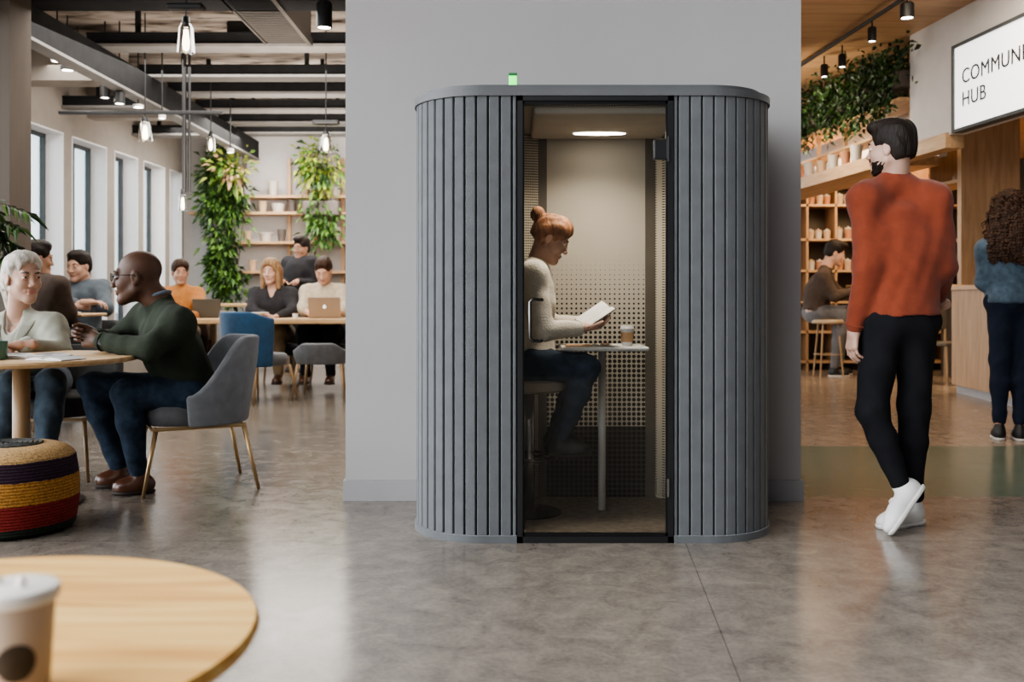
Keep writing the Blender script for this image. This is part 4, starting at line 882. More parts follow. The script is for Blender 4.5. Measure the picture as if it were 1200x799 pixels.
MB().box(.168, .655, 4.800, 4.83, .03, .375).build('kick_panel', 'dot_dark', pod, off=po); MB().box(.168, .655, 4.805, 4.83, .375, 1.80).build('back_panel', 'dot_panel', pod, off=po)
pl = outline(-.045, n=12, yb=4.835); MB().prism(pl, .012, .03).build('floor_mat', 'pod_floor', pod, off=po)
mb = MB(); mb.prism(pl, 1.802, H - .001); mb.build('ceiling_liner', 'side_felt', pod, off=po)
mb = MB(); mb.rbox(.09, .73, 4.10, 4.78, 1.775, 1.815, .018, 4); mb.build('ceiling_panel', 'beige_panel', pod, True, off=po)
mb = MB(); mb.lathe([(0, -.004), (.12, -.004), (.125, .002)], (0, 0, 0), 32).xf(Matrix.Translation((.41, 4.60, 1.775)) @ Matrix.Diagonal((1, .30, 1, 1))); mb.build('light_disc', 'led', pod, off=po)
st = thing('status_light', 'small glowing green indicator light on top of the booth', 'light', (*P(601, 98, 4.13)[:2], H + .052)); MB().rbox(-.017, .017, -.012, .012, .004, .052, .003, 2).build('lens', 'green_led', st); MB().rbox(-.018, .018, -.013, .013, .05, .062, .002, 2).build('cap', 'green_dark', st); MB().rbox(-.018, .018, -.013, .013, 0, .006, .002, 2).build('base', 'green_dark', st)
l = bpy.data.lights.new('booth_lamp', 'AREA'); l.shape = 'DISK'; l.size = .26; l.energy = 7.5; l.spread = R(125); l.color = (1, .90, .75); lo = bpy.data.objects.new('booth_lamp', l); C.objects.link(lo); lo.location = (.38, 4.38, 1.765); lo.rotation_euler = (R(6), 0, 0)
# table in the booth
t = thing('booth_table', 'small white rounded table on a pole inside the booth', 'table', (.415, 4.5, .03)); mb = MB(); mb.rbox(-.195, .195, -.15, .17, .738, .757, .009, 4)
bm = mb.build('tabletop', 'white_paint', t, True); MB().cyl((0, .02, 0), (0, .02, .74), .0175).build('pole', 'white_paint', t, True)
o = thing('coffee_cup', 'takeaway coffee cup with tan sleeve and white lid on the booth table', 'cup', (P(735, 400, 4.45)[0], 4.45, .787)); MB().lathe([(.023, 0), (.030, .078), (0, .078)], seg=24).build('cup', 'white_plastic', o, 'auto'); MB().lathe([(.0255, .018), (.0305, .062), (.029, .062), (.0245, .018)], seg=24).build('sleeve', 'cardboard', o, 'auto'); MB().lathe([(.0325, .074), (.033, .080), (.030, .084), (.029, .092), (.026, .093), (.025, .089), (0, .089)], seg=24).build('lid', 'white_plastic', o, 'auto')
o = MB().add([(-.055, -.05, 0), (.06, -.055, .001), (.07, .05, .002), (-.05, .05, .0)], [(0, 1, 2, 3)]).add([(-.055, -.05, .002), (.06, -.055, .003), (.07, .05, .004), (-.05, .05, .002)], [(0, 1, 2, 3)]).build('napkin', 'paper'); o.location = (.425, 4.45, .788); tag(o, 'flat white napkin lying on the booth table beside the cup', 'napkin')
o = MB().rbox(-.06, .06, -.045, .045, 0, .006, .002, 1).build('tray', 'cardboard'); o.location = (.30, 4.42, .7875); tag(o, 'thin brown tray lying on the booth table under the book', 'tray')
rs = np.random.RandomState(1)
o = MB(); 
for _ in range(5): o.sphere((rs.normal() * .012, rs.normal() * .01, .004), (.009, .007, .005), 8)
o = o.build('pastry', 'pot_tan', None, True); o.location = (.41, 4.43, .7925); tag(o, 'broken bit of pastry on the napkin inside the booth', 'pastry')
# stool in the booth
sx, sy = .075, 4.46
t = thing('booth_stool', 'round beige cushioned stool on a chrome column inside the booth', 'stool', (sx, sy, .03)); MB().lathe([(0, .552), (.15, .552), (.168, .562), (.172, .58), (.165, .600), (.14, .608), (0, .612)], seg=40).build('seat', 'cushion', t, 'auto'); MB().cyl((0, 0, .01), (0, 0, .555), .027).build('column', 'chrome', t, True); MB().lathe([(.15, 0), (.15, .006), (.03, .016), (0, .016)], seg=32).build('base', 'dark_chrome', t, 'auto')
mb = MB(); mb.tube([(.14 * math.cos(a), .14 * math.sin(a), .255) for a in np.linspace(0, 2 * math.pi, 24, endpoint=False)], .008, 8, closed=True); mb.cyl((.025, 0, .255), (.14, 0, .255), .007); mb.cyl((-.025, 0, .255), (-.14, 0, .255), .007); mb.build('foot_ring', 'dark_chrome', t, True)
# book
bc = P(701, 374, 4.42); bk = thing('book', 'open hardback book held by the woman in the booth', 'book', bc)
Mb = Matrix.Translation(Vector((0, 0, 0))) @ Matrix.Rotation(R(-32), 4, 'Y') @ Matrix.Rotation(R(15), 4, 'X') @ Matrix.Rotation(R(6), 4, 'Z')
for sd in (-1, 1):
    Mh = Mb @ Matrix.Rotation(R(17) * sd, 4, 'X')
    y0, y1 = (0, .105) if sd > 0 else (-.105, 0)
    MB().rbox(-.078, .078, y0, y1, -.004, 0, .0015, 1, M=Mh).build('cover', 'post_brown', bk)
    mb = MB(); n = 8; ys_ = np.linspace(0, .100, n) * sd; zt = [.002 + .014 * math.sin(math.pi * min(1, .25 + .75 * k / (n - 1))) for k in range(n)]
    vs = [tuple(Mh @ Vector((x, y, z))) for y, zz in zip(ys_, zt) for x in (-.074, .074) for z in (0, zz)]
    fs = [f for i in range(n - 1) for f in ((4 * i + 1, 4 * i + 5, 4 * i + 7, 4 * i + 3), (4 * i, 4 * i + 1, 4 * i + 5, 4 * i + 4), (4 * i + 2, 4 * i + 3, 4 * i + 7, 4 * i + 6), (4 * i, 4 * i + 2, 4 * i + 6, 4 * i + 4))] + [(4 * n - 4, 4 * n - 3, 4 * n - 1, 4 * n - 2)]
    mb.add(vs, fs).build('pages', 'paper', bk)
# ------------------------------------------------------------ foreground
t = thing('round_table', 'honey-coloured round wooden table nearest the camera at the bottom left', 'table', (-.75, 1.29, 0))
MB().lathe([(0, .545), (.385, .545), (.400, .550), (.405, .560), (.400, .570), (0, .570)], seg=96).build('tabletop', 'fore_oak', t, 'auto'); MB().cyl((0, 0, .02), (0, 0, .545), .035).build('pole', 'black_metal', t, True); MB().lathe([(.22, 0), (.22, .01), (.04, .025), (0, .025)], seg=40).build('base', 'black_metal', t, 'auto')
cx_, cy_ = -.562, 1.11
o = thing('coffee_cup', 'large takeaway cup with a round dark emblem on the foreground table', 'cup', (cx_, cy_, .571)); MB().lathe([(.036, 0), (.0425, .112), (0, .112)], seg=48).build('cup', 'cup_paper', o, 'auto'); MB().lathe([(.0455, .104), (.0470, .108), (.0475, .114), (.046, .119), (.042, .121), (0, .121)], seg=48).build('lid', 'cup_lid', o, 'auto')
mb = MB(); mb.sphere((.010, -.006, .126), (.006, .005, .006), 12); mb.sphere((-.022, .004, .124), (.006, .005, .005), 12); mb.build('lid_tab', 'cup_lid', o, True)
mb = MB(); vs = []; fs = []; ac = math.atan2(-cy_, -cx_) + .0; n = 28
for rr_ in [.021 * q / 6 for q in range(7)]:
    for k in range(n):
        a = 2 * math.pi * k / n; du = rr_ * math.cos(a); z = .044 + rr_ * math.sin(a); rad = .036 + (.0425 - .036) * z / .112 + .0008; th_ = ac + du / rad + .02; vs.append((rad * math.cos(th_), rad * math.sin(th_), z))
fs = [(i_ * n + k, i_ * n + (k + 1) % n, (i_ + 1) * n + (k + 1) % n, (i_ + 1) * n + k) for i_ in range(6) for k in range(n)]; mb.add(vs, fs).build('emblem', 'dark_print', o)
# pouf
pf = thing('pouf', 'round crocheted pouf with red, mustard, purple and cream stripes', 'pouf', (-2.19, 4.28, 0))
pr = [(.235, 0), (.255, .012)] + [(.262 + .016 * math.sin(math.pi * q), .02 + .295 * q) for q in np.linspace(0, 1, 46)] + [(.255, .328), (.24, .343), (.22, .355), (.195, .363), (.16, .368), (.12, .370), (.08, .369), (.04, .367), (0, .366)]
def knit(a, z, i):
    k = 46; row = z / .0128; ph = math.pi * (int(row) % 2); amp = .0040 if z < .33 else .002
    return amp * abs(math.sin(row * math.pi)) * (.45 + .55 * abs(math.sin(a * k + ph * .5 + row * .7)))
pr2 = []
for i in range(len(pr) - 1):
    m_ = 4 if pr[i][1] < .33 else 3
    for q in range(m_): f_ = q / m_; pr2.append((pr[i][0] * (1 - f_) + pr[i + 1][0] * f_, pr[i][1] * (1 - f_) + pr[i + 1][1] * f_))
pr2.append(pr[-1]); MB().lathe(pr2[:-1] + [(0.0001, .366)], seg=260, fn=lambda a, z, i: knit(a, z, i) if i > 3 and i < len(pr2) - 14 else 0).build('cover', 'knit_stripes', pf, True)
mb = MB(); th_ = np.linspace(0, 2 * math.pi * 6.5, 220); mb.tube([((.006 + .0032 * q) * math.cos(q), (.006 + .0032 * q) * math.sin(q), .3695) for q in th_], .0065, 6); mb.build('top_rosette', 'pouf_rosette', pf, True)
# conversation table
t = thing('round_table', 'round oak table between the grey-haired woman and the man in green', 'table', (-2.39, 4.78, 0))
MB().lathe([(0, .690), (.50, .690), (.53, .696), (.535, .708), (.53, .718), (0, .720)], seg=96).build('tabletop', 'table_oak', t, 'auto'); MB().cyl((0, 0, .012), (0, 0, .690), .040).build('pole', 'leg_wood', t, True); MB().lathe([(.285, 0), (.285, .008), (.28, .012), (0, .014)], seg=48).build('base', 'black_metal', t, 'auto')
def sheets(cx, cy, w_, d_, rz, label, cat='magazine', h=.004):
    o = MB(); n = 9
    xs_ = np.linspace(-w_, w_, 2 * n + 1); zt = [h + .010 * math.sin(math.pi * min(1, abs(x) / w_ * .9 + .1)) * (1 if abs(x) > 1e-6 else 0) for x in xs_]
    vs = [(x, y, z) for x, zz in zip(xs_, zt) for y in (-d_, d_) for z in (0, zz)]; m = len(xs_)
    fs = [f for i in range(m - 1) for f in ((4 * i + 1, 4 * i + 3, 4 * i + 7, 4 * i + 5), (4 * i, 4 * i + 1, 4 * i + 5, 4 * i + 4), (4 * i + 2, 4 * i + 6, 4 * i + 7, 4 * i + 3))] + [(0, 2, 3, 1), (4 * m - 4, 4 * m - 3, 4 * m - 1, 4 * m - 2)]
    t_ = thing(cat, label, cat, (cx, cy, .7205), rz); o.add(vs, fs).build('pages', 'paper', t_)
    p_ = MB(); rs_ = np.random.RandomState(int(w_ * 1000))
    for k in range(9):
        for sd in (-1, 1):
            x_ = sd * w_ * .52; p_.box(x_ - w_ * .36, x_ + w_ * (.36 if k % 3 else .1), -d_ * .8 + k * d_ * .18, -d_ * .8 + k * d_ * .18 + d_ * .06, h + .0112, h + .0118)
    p_.build('printed_lines', 'print', t_); return t_
sheets(-2.30, 4.70, .16, .12, .25, 'open magazine spread flat in the middle of the round oak table'); sheets(-2.10, 4.52, .10, .08, -.3, 'smaller open booklet by the rim of the round oak table', 'booklet')
o = thing('mug', 'sage green mug at the left edge on the round oak table', 'mug', (-2.37, 4.52, .7205)); MB().lathe([(.036, 0), (.042, .01), (.043, .086), (.039, .086), (.038, .012), (0, .01)], seg=32).build('body', 'green_mug', o, 'auto'); MB().tube([(-.042, 0, .07), (-.066, 0, .062), (-.07, 0, .04), (-.062, 0, .024), (-.042, 0, .018)], .006, 8).build('handle', 'green_mug', o, True)
# ------------------------------------------------------------ chairs
def tub_chair(label, loc, yaw, m_out, m_seat, m_leg, group=None, back_h=.80, low=.52, scale=1., frame_=True, span=105, smat=None):
    """yaw: direction the sitter faces, measured from +Y"""
    t = thing('tub_chair', label, 'chair', loc, yaw, group); n = 36; m = 9; a0 = R(span)
    vs = []; 
    for i in range(n + 1):
        a = -a0 + 2 * a0 * i / n; q = abs(a) / a0; u_ = min(1, max(0, (q - .42) / .58)); top = back_h - (back_h - low) * (u_ * u_ * (3 - 2 * u_)); bot = .345
        for j in range(m + 1):
            f_ = j / m; z = bot + (top - bot) * f_; rr_ = (.235 + .035 * f_ - .03 * max(0, f_ - .7)) ; x = rr_ * math.sin(a) * 1.02; y = -rr_ * math.cos(a) * 1.0 - .03 * f_ * math.cos(a)
            vs.append((x * scale, y * scale, z))
    fs = [(i * (m + 1) + j, (i + 1) * (m + 1) + j, (i + 1) * (m + 1) + j + 1, i * (m + 1) + j + 1) for i in range(n) for j in range(m)]
    b_ = MB().add(vs, fs).build('back_shell', m_out, t, True); so = b_.modifiers.new('s', 'SOLIDIFY'); so.thickness = .045; so.offset = 0; bv = b_.modifiers.new('b', 'BEVEL'); bv.width = .018; bv.segments = 4; bv.limit_method = 'ANGLE'
    pl = [((.215) * scale * math.cos(q) * (1), (.21 * math.sin(q) if math.sin(q) < 0 else .24 * math.sin(q) ** .6) * scale + .02) for q in np.linspace(0, 2 * math.pi, 40, endpoint=False)]
    mb = MB(); 
    rings = [(.95, .345), (1.0, .355), (1.03, .40), (1.0, .445), (.93, .458), (.6, .466), (.2, .468)]; vs = [(x * s_, y * s_, z) for s_, z in rings for x, y in pl]; k = len(pl); fs = [(i * k + j, i * k + (j + 1) % k, (i + 1) * k + (j + 1) % k, (i + 1) * k + j) for i in range(len(rings) - 1) for j in range(k)] + [tuple(reversed(range(k))), tuple((len(rings) - 1) * k + j for j in range(k))]
    mb.add(vs, fs).build('seat', smat or m_seat, t, True)
    if frame_: mb = MB(); mb.tube([(-.20 * scale, -.20 * scale, .335), (-.21 * scale, .22 * scale, .335), (.21 * scale, .22 * scale, .335), (.20 * scale, -.20 * scale, .335)], .010, 8, closed=True); mb.build('seat_frame', m_leg, t)
    for sx_ in (-1, 1):
        for sy_ in (-1, 1): MB().cyl((sx_ * .19 * scale, sy_ * .20 * scale, .345), (sx_ * .235 * scale, sy_ * .265 * scale, 0), .0125 if frame_ else .018, .009 if frame_ else .011, 12).build('leg', m_leg, t, True)
    return t
mn_yaw = math.atan2(.93, -.37)   # +Y turned to (-.93,-.37): facing left and a little to the camera
mn_yaw = math.atan2(.90, -.44)
tub_chair('grey upholstered tub chair with brass legs under the man in green', (-1.70, 5.26, 0), mn_yaw, 'grey_fabric', 'seat_grey', 'gold_metal', back_h=.80, low=.50, scale=1.08)
tub_chair('dark upholstered chair behind the grey-haired woman', (-2.58, 5.62, 0), R(182), 'dark_fabric', 'dark_fabric', 'leg_wood', back_h=.72, low=.5, scale=1.15)
tub_chair('bright blue shell chair with its back to the camera', (-2.44, 9.35, 0), R(-30), 'blue_fabric', 'grey_fabric', 'leg_wood', group='cafe chairs at the long table', frame_=False, back_h=.86, low=.80, scale=1.12, span=78)
tub_chair('low grey seat on wooden legs cut by the edge of the grey wall', (-1.87, 9.75, 0), R(0), 'grey_fabric', 'grey_fabric', 'leg_wood', 'cafe chairs at the long table', frame_=False, back_h=.55, low=.48, scale=1.1, span=60)
tub_chair('dark chair under the fair-haired woman in the black blouse', (-2.62, 11.05, 0), R(178), 'dark_fabric', 'dark_fabric', 'leg_wood', 'cafe chairs at the long table', frame_=False, back_h=.78, scale=1.1)
tub_chair('dark chair under the man with the laptop', (-2.08, 11.05, 0), R(178), 'dark_fabric', 'dark_fabric', 'leg_wood', 'cafe chairs at the long table', frame_=False, back_h=.78, scale=1.1)
tub_chair('brown chair under the woman in the orange jumper', (-3.62, 10.75, 0), R(200), 'brown_jacket', 'brown_jacket', 'leg_wood', 'cafe chairs at the long table', frame_=False, back_h=.78, scale=1.1)
tub_chair('dark chair under the man with folded arms by the window', (-3.92, 9.0, 0), R(180), 'dark_fabric', 'dark_fabric', 'leg_wood', None, frame_=False, back_h=.78, scale=1.1)
tub_chair('dark chair under the man in the brown jacket', (-3.50, 7.68, 0), R(-50), 'dark_fabric', 'dark_fabric', 'leg_wood', None, frame_=False, back_h=.70, scale=1.1)
# ------------------------------------------------------------ tables at the back
t = thing('long_table', 'long pale wooden communal table in front of the laptop worker', 'table', (-2.2, 10.5, 0)); mb = MB(); mb.rbox(-1.2, 1.1, -.42, .42, .715, .77, .012, 3); mb.build('tabletop', 'table_oak', t)
for x in (-1.1, 1.0):
    for y in (-.34, .34): MB().box(x - .03, x + .03, y - .03, y + .03, 0, .715).build('leg', 'leg_wood', t)
t = thing('cafe_table', 'pale cafe table before the man with folded arms', 'table', (-3.66, 8.05, 0)); MB().rbox(-.28, .24, -.25, .25, .84, .865, .01, 3).build('tabletop', 'table_oak', t); MB().cyl((0, 0, .02), (0, 0, .84), .035).build('pole', 'base_grey', t, True); MB().lathe([(.22, 0), (.22, .012), (0, .025)], seg=28).build('base', 'base_grey', t)
t = thing('side_table', 'far wooden table behind the communal table near the foliage wall', 'table', (-3.6, 12.9, 0)); MB().rbox(-.5, .7, -.35, .35, .86, .90, .01, 3).build('tabletop', 'table_oak', t)
for x in (-.45, .65): MB().box(x - .03, x + .03, -.3, .3, 0, .86).build('leg', 'leg_wood', t)
o = thing('laptop', 'tan laptop with a small glowing mark, open on the communal table', 'laptop', (-1.98, 10.42, .7705)); MB().rbox(-.17, .17, -.02, .22, 0, .012, .004, 2).build('keyboard_base', 'laptop_tan', o)
Ml = Matrix.Translation((0, -.02, .008)) @ Matrix.Rotation(R(18), 4, 'X'); s_ = MB().rbox(-.17, .17, -.006, .002, 0, .225, .003, 2, M=Ml).build('screen_lid', 'laptop_tan', o)
mb = MB(); mb.add([tuple(Ml @ Vector((.017 * math.cos(q) * (1 - .12 * math.sin(q)), -.0075, .118 + .019 * math.sin(q) - .003 * math.cos(2 * q)))) for q in np.linspace(0, 2 * math.pi, 20, endpoint=False)], [tuple(range(20))]); mb.add([tuple(Ml @ Vector(v)) for v in ((.0, -.0075, .139), (.006, -.0075, .148), (.009, -.0075, .146), (.003, -.0075, .138))], [(0, 1, 2, 3)]); mb.build('lid_mark', 'logo_light', s_)
o = thing('laptop', 'dark brown open laptop in front of the woman in orange', 'laptop', (-3.25, 10.5, .7705)); MB().rbox(-.15, .15, -.02, .2, 0, .012, .004, 2).build('keyboard_base', 'post_brown', o); MB().rbox(-.15, .15, -.006, .002, 0, .2, .003, 2, M=Matrix.Translation((0, -.02, .008)) @ Matrix.Rotation(R(14), 4, 'X')).build('screen_lid', 'post_brown', o)
o = MB().lathe([(.05, 0), (.10, .035), (.15, .055), (.155, .06), (.14, .058), (.05, .02), (0, .018)], seg=32).build('serving_bowl', 'white_plastic', None, 'auto'); o.location = (-2.72, 10.35, .7705); tag(o, 'wide white bowl on the communal table in front of the fair-haired woman', 'bowl')
for i, (px, lb, m_, r_, h_) in enumerate(((272, 'white cup left of the wide bowl on the communal table', 'white_plastic', .035, .07), (262, 'tan cup beside the dark laptop', 'pot_tan', .035, .08), (346, 'small white cup right of the wide bowl', 'white_plastic', .03, .05))):
    o = MB().lathe([(r_ * .8, 0), (r_, h_), (r_ * .9, h_), (r_ * .7, .01), (0, .01)], seg=20).build('cup', m_, None, 'auto'); o.location = (P(px, 370, 10.3)[0], 10.3, .7705); tag(o, lb, 'cup')
o = MB().rbox(-.12, .12, -.09, .09, 0, .02, .004, 2).build('notebook', 'pot_white'); o.location = (-2.95, 10.3, .7705); o.rotation_euler = (0, 0, .3); tag(o, 'closed pale notebook between the dark laptop and the wide bowl', 'notebook')
o = MB().rbox(-.09, .09, -.06, .06, 0, .012, .004, 2).build('notebook', 'white_plastic'); o.location = (-3.62, 7.98, .866); tag(o, 'white notebook on the small cafe table by the window', 'notebook')
# ------------------------------------------------------------ shelves and plants on the back wall
su = thing('wall_shelving', 'open oak wall shelving with four boards and uprights on the back wall', 'shelving', (-3.2, 13.8, 0))
for z, x0, x1 in ((2.40, -.9, 1.0), (2.17, -1.3, 1.0), (1.76, -.95, 1.0), (1.35, -.95, 1.0)): MB().box(x0, x1, -.16, .19, z - .035, z).build('shelf', 'oak_x', su)
for x in (.02, .78): MB().box(x, x + .05, .08, .13, 1.0, 2.95).build('upright', 'oak_z', su)
rs = np.random.RandomState(9); descr = [('pot_white', .07, .20, 'white vase'), ('pot_tan', .06, .15, 'tan pot'), ('pot_white', .09, .12, 'broad white pot'), ('pot_dark', .06, .17, 'dark vase'), ('terracotta', .06, .14, 'clay pot')]
plc = {2.17: (288, 308, 326, 342, 368, 390), 1.76: (290, 312, 330, 372, 394), 1.35: (296, 318, 336, 384), 2.40: (320, 358, 392)}
used = set(); k = 0
for z, xs_ in plc.items():
    for i, px in enumerate(xs_):
        m_, r_, h_, nm_ = descr[k % 5]; k += 1; o = potm(r_, h_, m_, k % 2 == 0).build('pot', m_, None, 'auto'); o.location = (P(px, 300, 13.75)[0], 13.75, z)
        sh = {2.40: 'the topmost board', 2.17: 'the second board down', 1.76: 'the third board down', 1.35: 'the lowest board'}[z]; od = ['first', 'second', 'third', 'fourth', 'fifth', 'sixth'][i]; tag(o, f'{nm_}, {od} from the left on {sh} of the back wall', 'pot', 'pots on the back wall shelving')
def hang(label, x0, x1, ztop, zbot, Y, n_, mats, seed, taper=.3):
    base = ((x0 + x1) / 2, Y, ztop); t_ = thing('hanging_plant', label, 'plant', base, 0, None); MB().rbox(-.25, .25, -.12, .12, -.22, -.02, .02, 2).build('planter', 'pot_dark', t_)
    rs_ = np.random.RandomState(seed); pts = []; ds = []; w_ = (x1 - x0) / 2; Hh = ztop - zbot
    lob = [(rs_.uniform(-.6, .6) * w_, rs_.uniform(0, 1) ** 1.1 * Hh, rs_.uniform(.10, .20)) for _ in range(26)]
    for _ in range(n_):
        lx, lz, lr = lob[rs_.randint(len(lob))]; v = rs_.normal(size=3) * lr * .55; v[1] *= .6; q = lz / Hh
        pts.append((lx * (1 - taper * q) + v[0], v[1] - .05, -lz + v[2])); ds.append(v + (0, -.12, -.04))
    leaf_mesh('foliage', pts, ds, .14, .055, mats, t_, nm=len(mats)); mb_ = MB()
    for _ in range(10): a = rs_.uniform(-.7, .7) * w_; mb_.tube([(a, 0, -.1), (a * 1.05 + rs_.normal() * .04, -.05, -Hh * .5), (a * (1 - taper) + rs_.normal() * .05, -.02, -Hh * rs_.uniform(.7, 1))], .006, 5)
    mb_.build('vines', 'stem', t_); return t_
hang('tall cascading green plant on the back wall beside the windows', P(236, 0, 13.6)[0], P(296, 0, 13.6)[0], 2.98, 1.02, 13.6, 2600, ['leaf_a', 'leaf_b', 'leaf_a', 'leaf_d', 'leaf_b'], 1)
hang('yellow-green hanging plant high on the back wall beside the grey wall', P(350, 0, 13.6)[0], P(403, 0, 13.6)[0], 2.98, 2.50, 13.55, 620, ['leaf_c', 'leaf_b', 'leaf_c', 'leaf_d'], 2, .1)
hang('sparse trailing green plant below the yellow-green one', P(358, 0, 13.6)[0], P(400, 0, 13.6)[0], 2.32, 1.60, 13.5, 300, ['leaf_b', 'leaf_a'], 3, .2)
for i, (px, py, lb) in enumerate(((270, 198, 'spray of pinkish and yellow leaves at the top of the tall cascading plant'),)):
    p = P(px, py, 13.35); t_ = thing('flowering_plant', lb, 'plant', p); rs_ = np.random.RandomState(4); v = rs_.normal(size=(170, 3)) * (.12, .07, .13); leaf_mesh('foliage', v, v + (0, -.1, 0), .13, .05, ['leaf_pink', 'leaf_c', 'leaf_c', 'leaf_b'], t_, nm=4)
# potted palm by the brown column
t = thing('potted_palm', 'feathery potted palm in front of the brown column at the left edge', 'plant', (-3.44, 6.05, 0)); MB().lathe([(.14, 0), (.17, .02), (.21, .36), (.19, .36), (.18, .32), (0, .32)], seg=32).build('pot', 'pot_dark', t, 'auto')
rs_ = np.random.RandomState(12); mb = MB(); pts = []; ds = []
for k in range(30):
    a = rs_.uniform(0, 6.28); L_ = rs_.uniform(.28, .46); h0 = rs_.uniform(1.25, 1.66); top = h0 + rs_.uniform(.0, .34); path = []
    for q in np.linspace(0, 1, 22):
        path.append((L_ * q ** 1.2 * math.cos(a), .35 * L_ * q ** 1.2 * math.sin(a), .3 + (h0 - .3) * min(1, q * 1.5) + (top - h0) * math.sin(q * 2.6) - .10 * q * q))
    mb.tube(path, .005, 5)
    for i_ in range(8, 22):
        d = nrm(np.array(path[i_]) - np.array(path[i_ - 1])); sd = nrm(np.cross(d, (0, 0, 1)))
        for s_ in (-1, 1): pts.append(path[i_]); ds.append(d * .7 + sd * s_ - np.array([0, 0, .15]))
mb.build('stems', 'stem', t); leaf_mesh('fronds', pts, ds, .17, .034, ['leaf_a', 'leaf_b', 'leaf_d'], t, nm=3)
# ------------------------------------------------------------ lamps
def pendant(px, ptop, pbot, Y, r_, label, zc=3.45, plate=False):
    p = P(px, pbot, Y); h_ = P(px, ptop, Y)[2] - p[2]; t_ = thing('pendant_lamp', label, 'lamp', p, 0, 'glass pendant lamps'); MB().lathe([(r_ * .55, h_), (r_ * .8, h_ * .85), (r_, 0), (r_ * .96, 0), (r_ * .76, h_ * .84)], seg=24).build('glass_shade', 'lamp_glass', t_, 'auto'); MB().lathe([(0, h_ * .05), (r_ * .35, h_ * .12), (r_ * .42, h_ * .35), (r_ * .25, h_ * .8), (0, h_ * .82)], seg=16).build('bulb', 'bulb', t_, True)
    MB().cyl((0, 0, h_ * .85), (0, 0, h_ + .05), r_ * .5, r_ * .4, 16).build('socket', 'black', t_, True); MB().cyl((0, 0, h_), (0, 0, zc - p[2]), .006, .006, 8).build('cord', 'black', t_)
    if plate: MB().rbox(-.13, .13, -.05, .05, h_ + .10, h_ + .14, .015, 2).build('canopy', 'black', t_)
    return t_
pendant(218, 28, 62, 7.0, .062, 'glass pendant lamp nearest the camera, left of the grilled duct', 3.5, True)
pendant(170, 143, 165, 9.0, .065, 'glass pendant lamp hanging before the second window', 3.6)
pendant(382, 158, 178, 9.6, .060, 'glass pendant lamp close to the grey wall', 3.6, True)
pendant(214, 228, 247, 9.0, .040, 'low pendant lamp on the longest cord, left of the tall plant', 3.2)
pendant(247, 160, 177, 10.5, .050, 'small pendant lamp above the tall cascading plant', 3.5)
p = P(380, 33, 7.0); spot(p[0], 7.0, p[2], .056, .19, 'big black cylinder downlight beside the grey wall', 'ceiling spotlights', .45)
for i, (px, py, Y, r_, h_, m_, lb) in enumerate(((67, 72, 8.6, .05, .06, 'white_plastic', 'white ceiling spotlight nearest the brown column'), (79, 83, 9.0, .06, .06, 'black', 'wide ceiling spotlight beside the slanting beam'), (91, 92, 9.4, .05, .05, 'white_plastic', 'small tilted spotlight third from the brown column'), (123, 115, 9.2, .045, .13, 'black', 'black cylinder spotlight left of the track bar pair'), (140, 122, 9.2, .05, .12, 'black', 'black cylinder spotlight right beside another, under the slanting beam'), (162, 126, 9.6, .05, .03, 'white_plastic', 'flat bright spotlight above the glass pendant'), (190, 139, 9.6, .035, .04, 'white_plastic', 'tiny spotlight right of the glass pendant'), (270, 179, 11.5, .04, .05, 'white_plastic', 'tiny round spotlight over the tall cascading plant'))):
    p = P(px, py, Y); spot(p[0], Y, p[2], r_, h_, lb, 'ceiling spotlights', max(.05, 3.58 - p[2] - h_), m_)
o = MB().rbox(-.75, .75, -.02, .02, -.015, .015, .004, 1).build('lamp_bar', 'black'); p = P(165, 132, 9.0); o.location = (p[0], 9.0, p[2]); tag(o, 'thin black lamp bar above the glass pendant by the windows', 'lamp bar')
for i, px in enumerate((216, 222)):
    p = P(px, 300, 9.4); o = MB().cyl((0, 0, 0), (0, 0, 1.62), .014 if i else .02, None, 8).build('suspension_rod', 'black'); o.location = (p[0], 9.4, 2.0); tag(o, ['left black rod hanging from the slanting beam', 'right black rod hanging from the slanting beam'][i], 'rod')
def A(x, y, Y): return P(x, y, Y)
# the woman reading in the booth: faces +X
J = dict(pelvis=(.085, 4.46, .715), hipR=(.09, 4.37, .705), hipL=(.09, 4.55, .705), chest=(.075, 4.46, 1.00), neck=(.108, 4.46, 1.155), shR=(.095, 4.30, 1.105), shL=(.095, 4.62, 1.105), head=(.178, 4.46, 1.270),
         elR=(.135, 4.25, .865), elL=(.17, 4.64, .885), wrR=(.298, 4.345, .872), wrL=(.315, 4.535, .885), knR=(.335, 4.37, .69), knL=(.325, 4.60, .69), anR=(.22, 4.36, .38), anL=(.20, 4.56, .38), toR=(.35, 4.35, .30), toL=(.33, 4.57, .30))
person('woman with an auburn bun reading a book in the booth', J, (1, -.10, -.52), 'skin_light', 'bun', 'hair_auburn', ('jumper', 'knit_cream', 'knit_cream'), ('jeans', 'jeans'), .0034, None, .88, False, .97, (0, 0, 1),
       dict(f=(.75, .25, .12), n=(0.05, .35, .95), curl=(25, 25, 15), thumb=(.8, .45, 12), spread=3), dict(f=(.80, .12, .10), n=(.05, -.30, .95), curl=(20, 22, 12), thumb=(.8, .4, 12), spread=3), shoes=('shoe_black', 'sole_dark', (0, 0, 1), (0, 0, 1)), inf=.012, armfat=.88, legfat=.86, cl_vox=.006, brow='hair_auburn', hem=-.06)
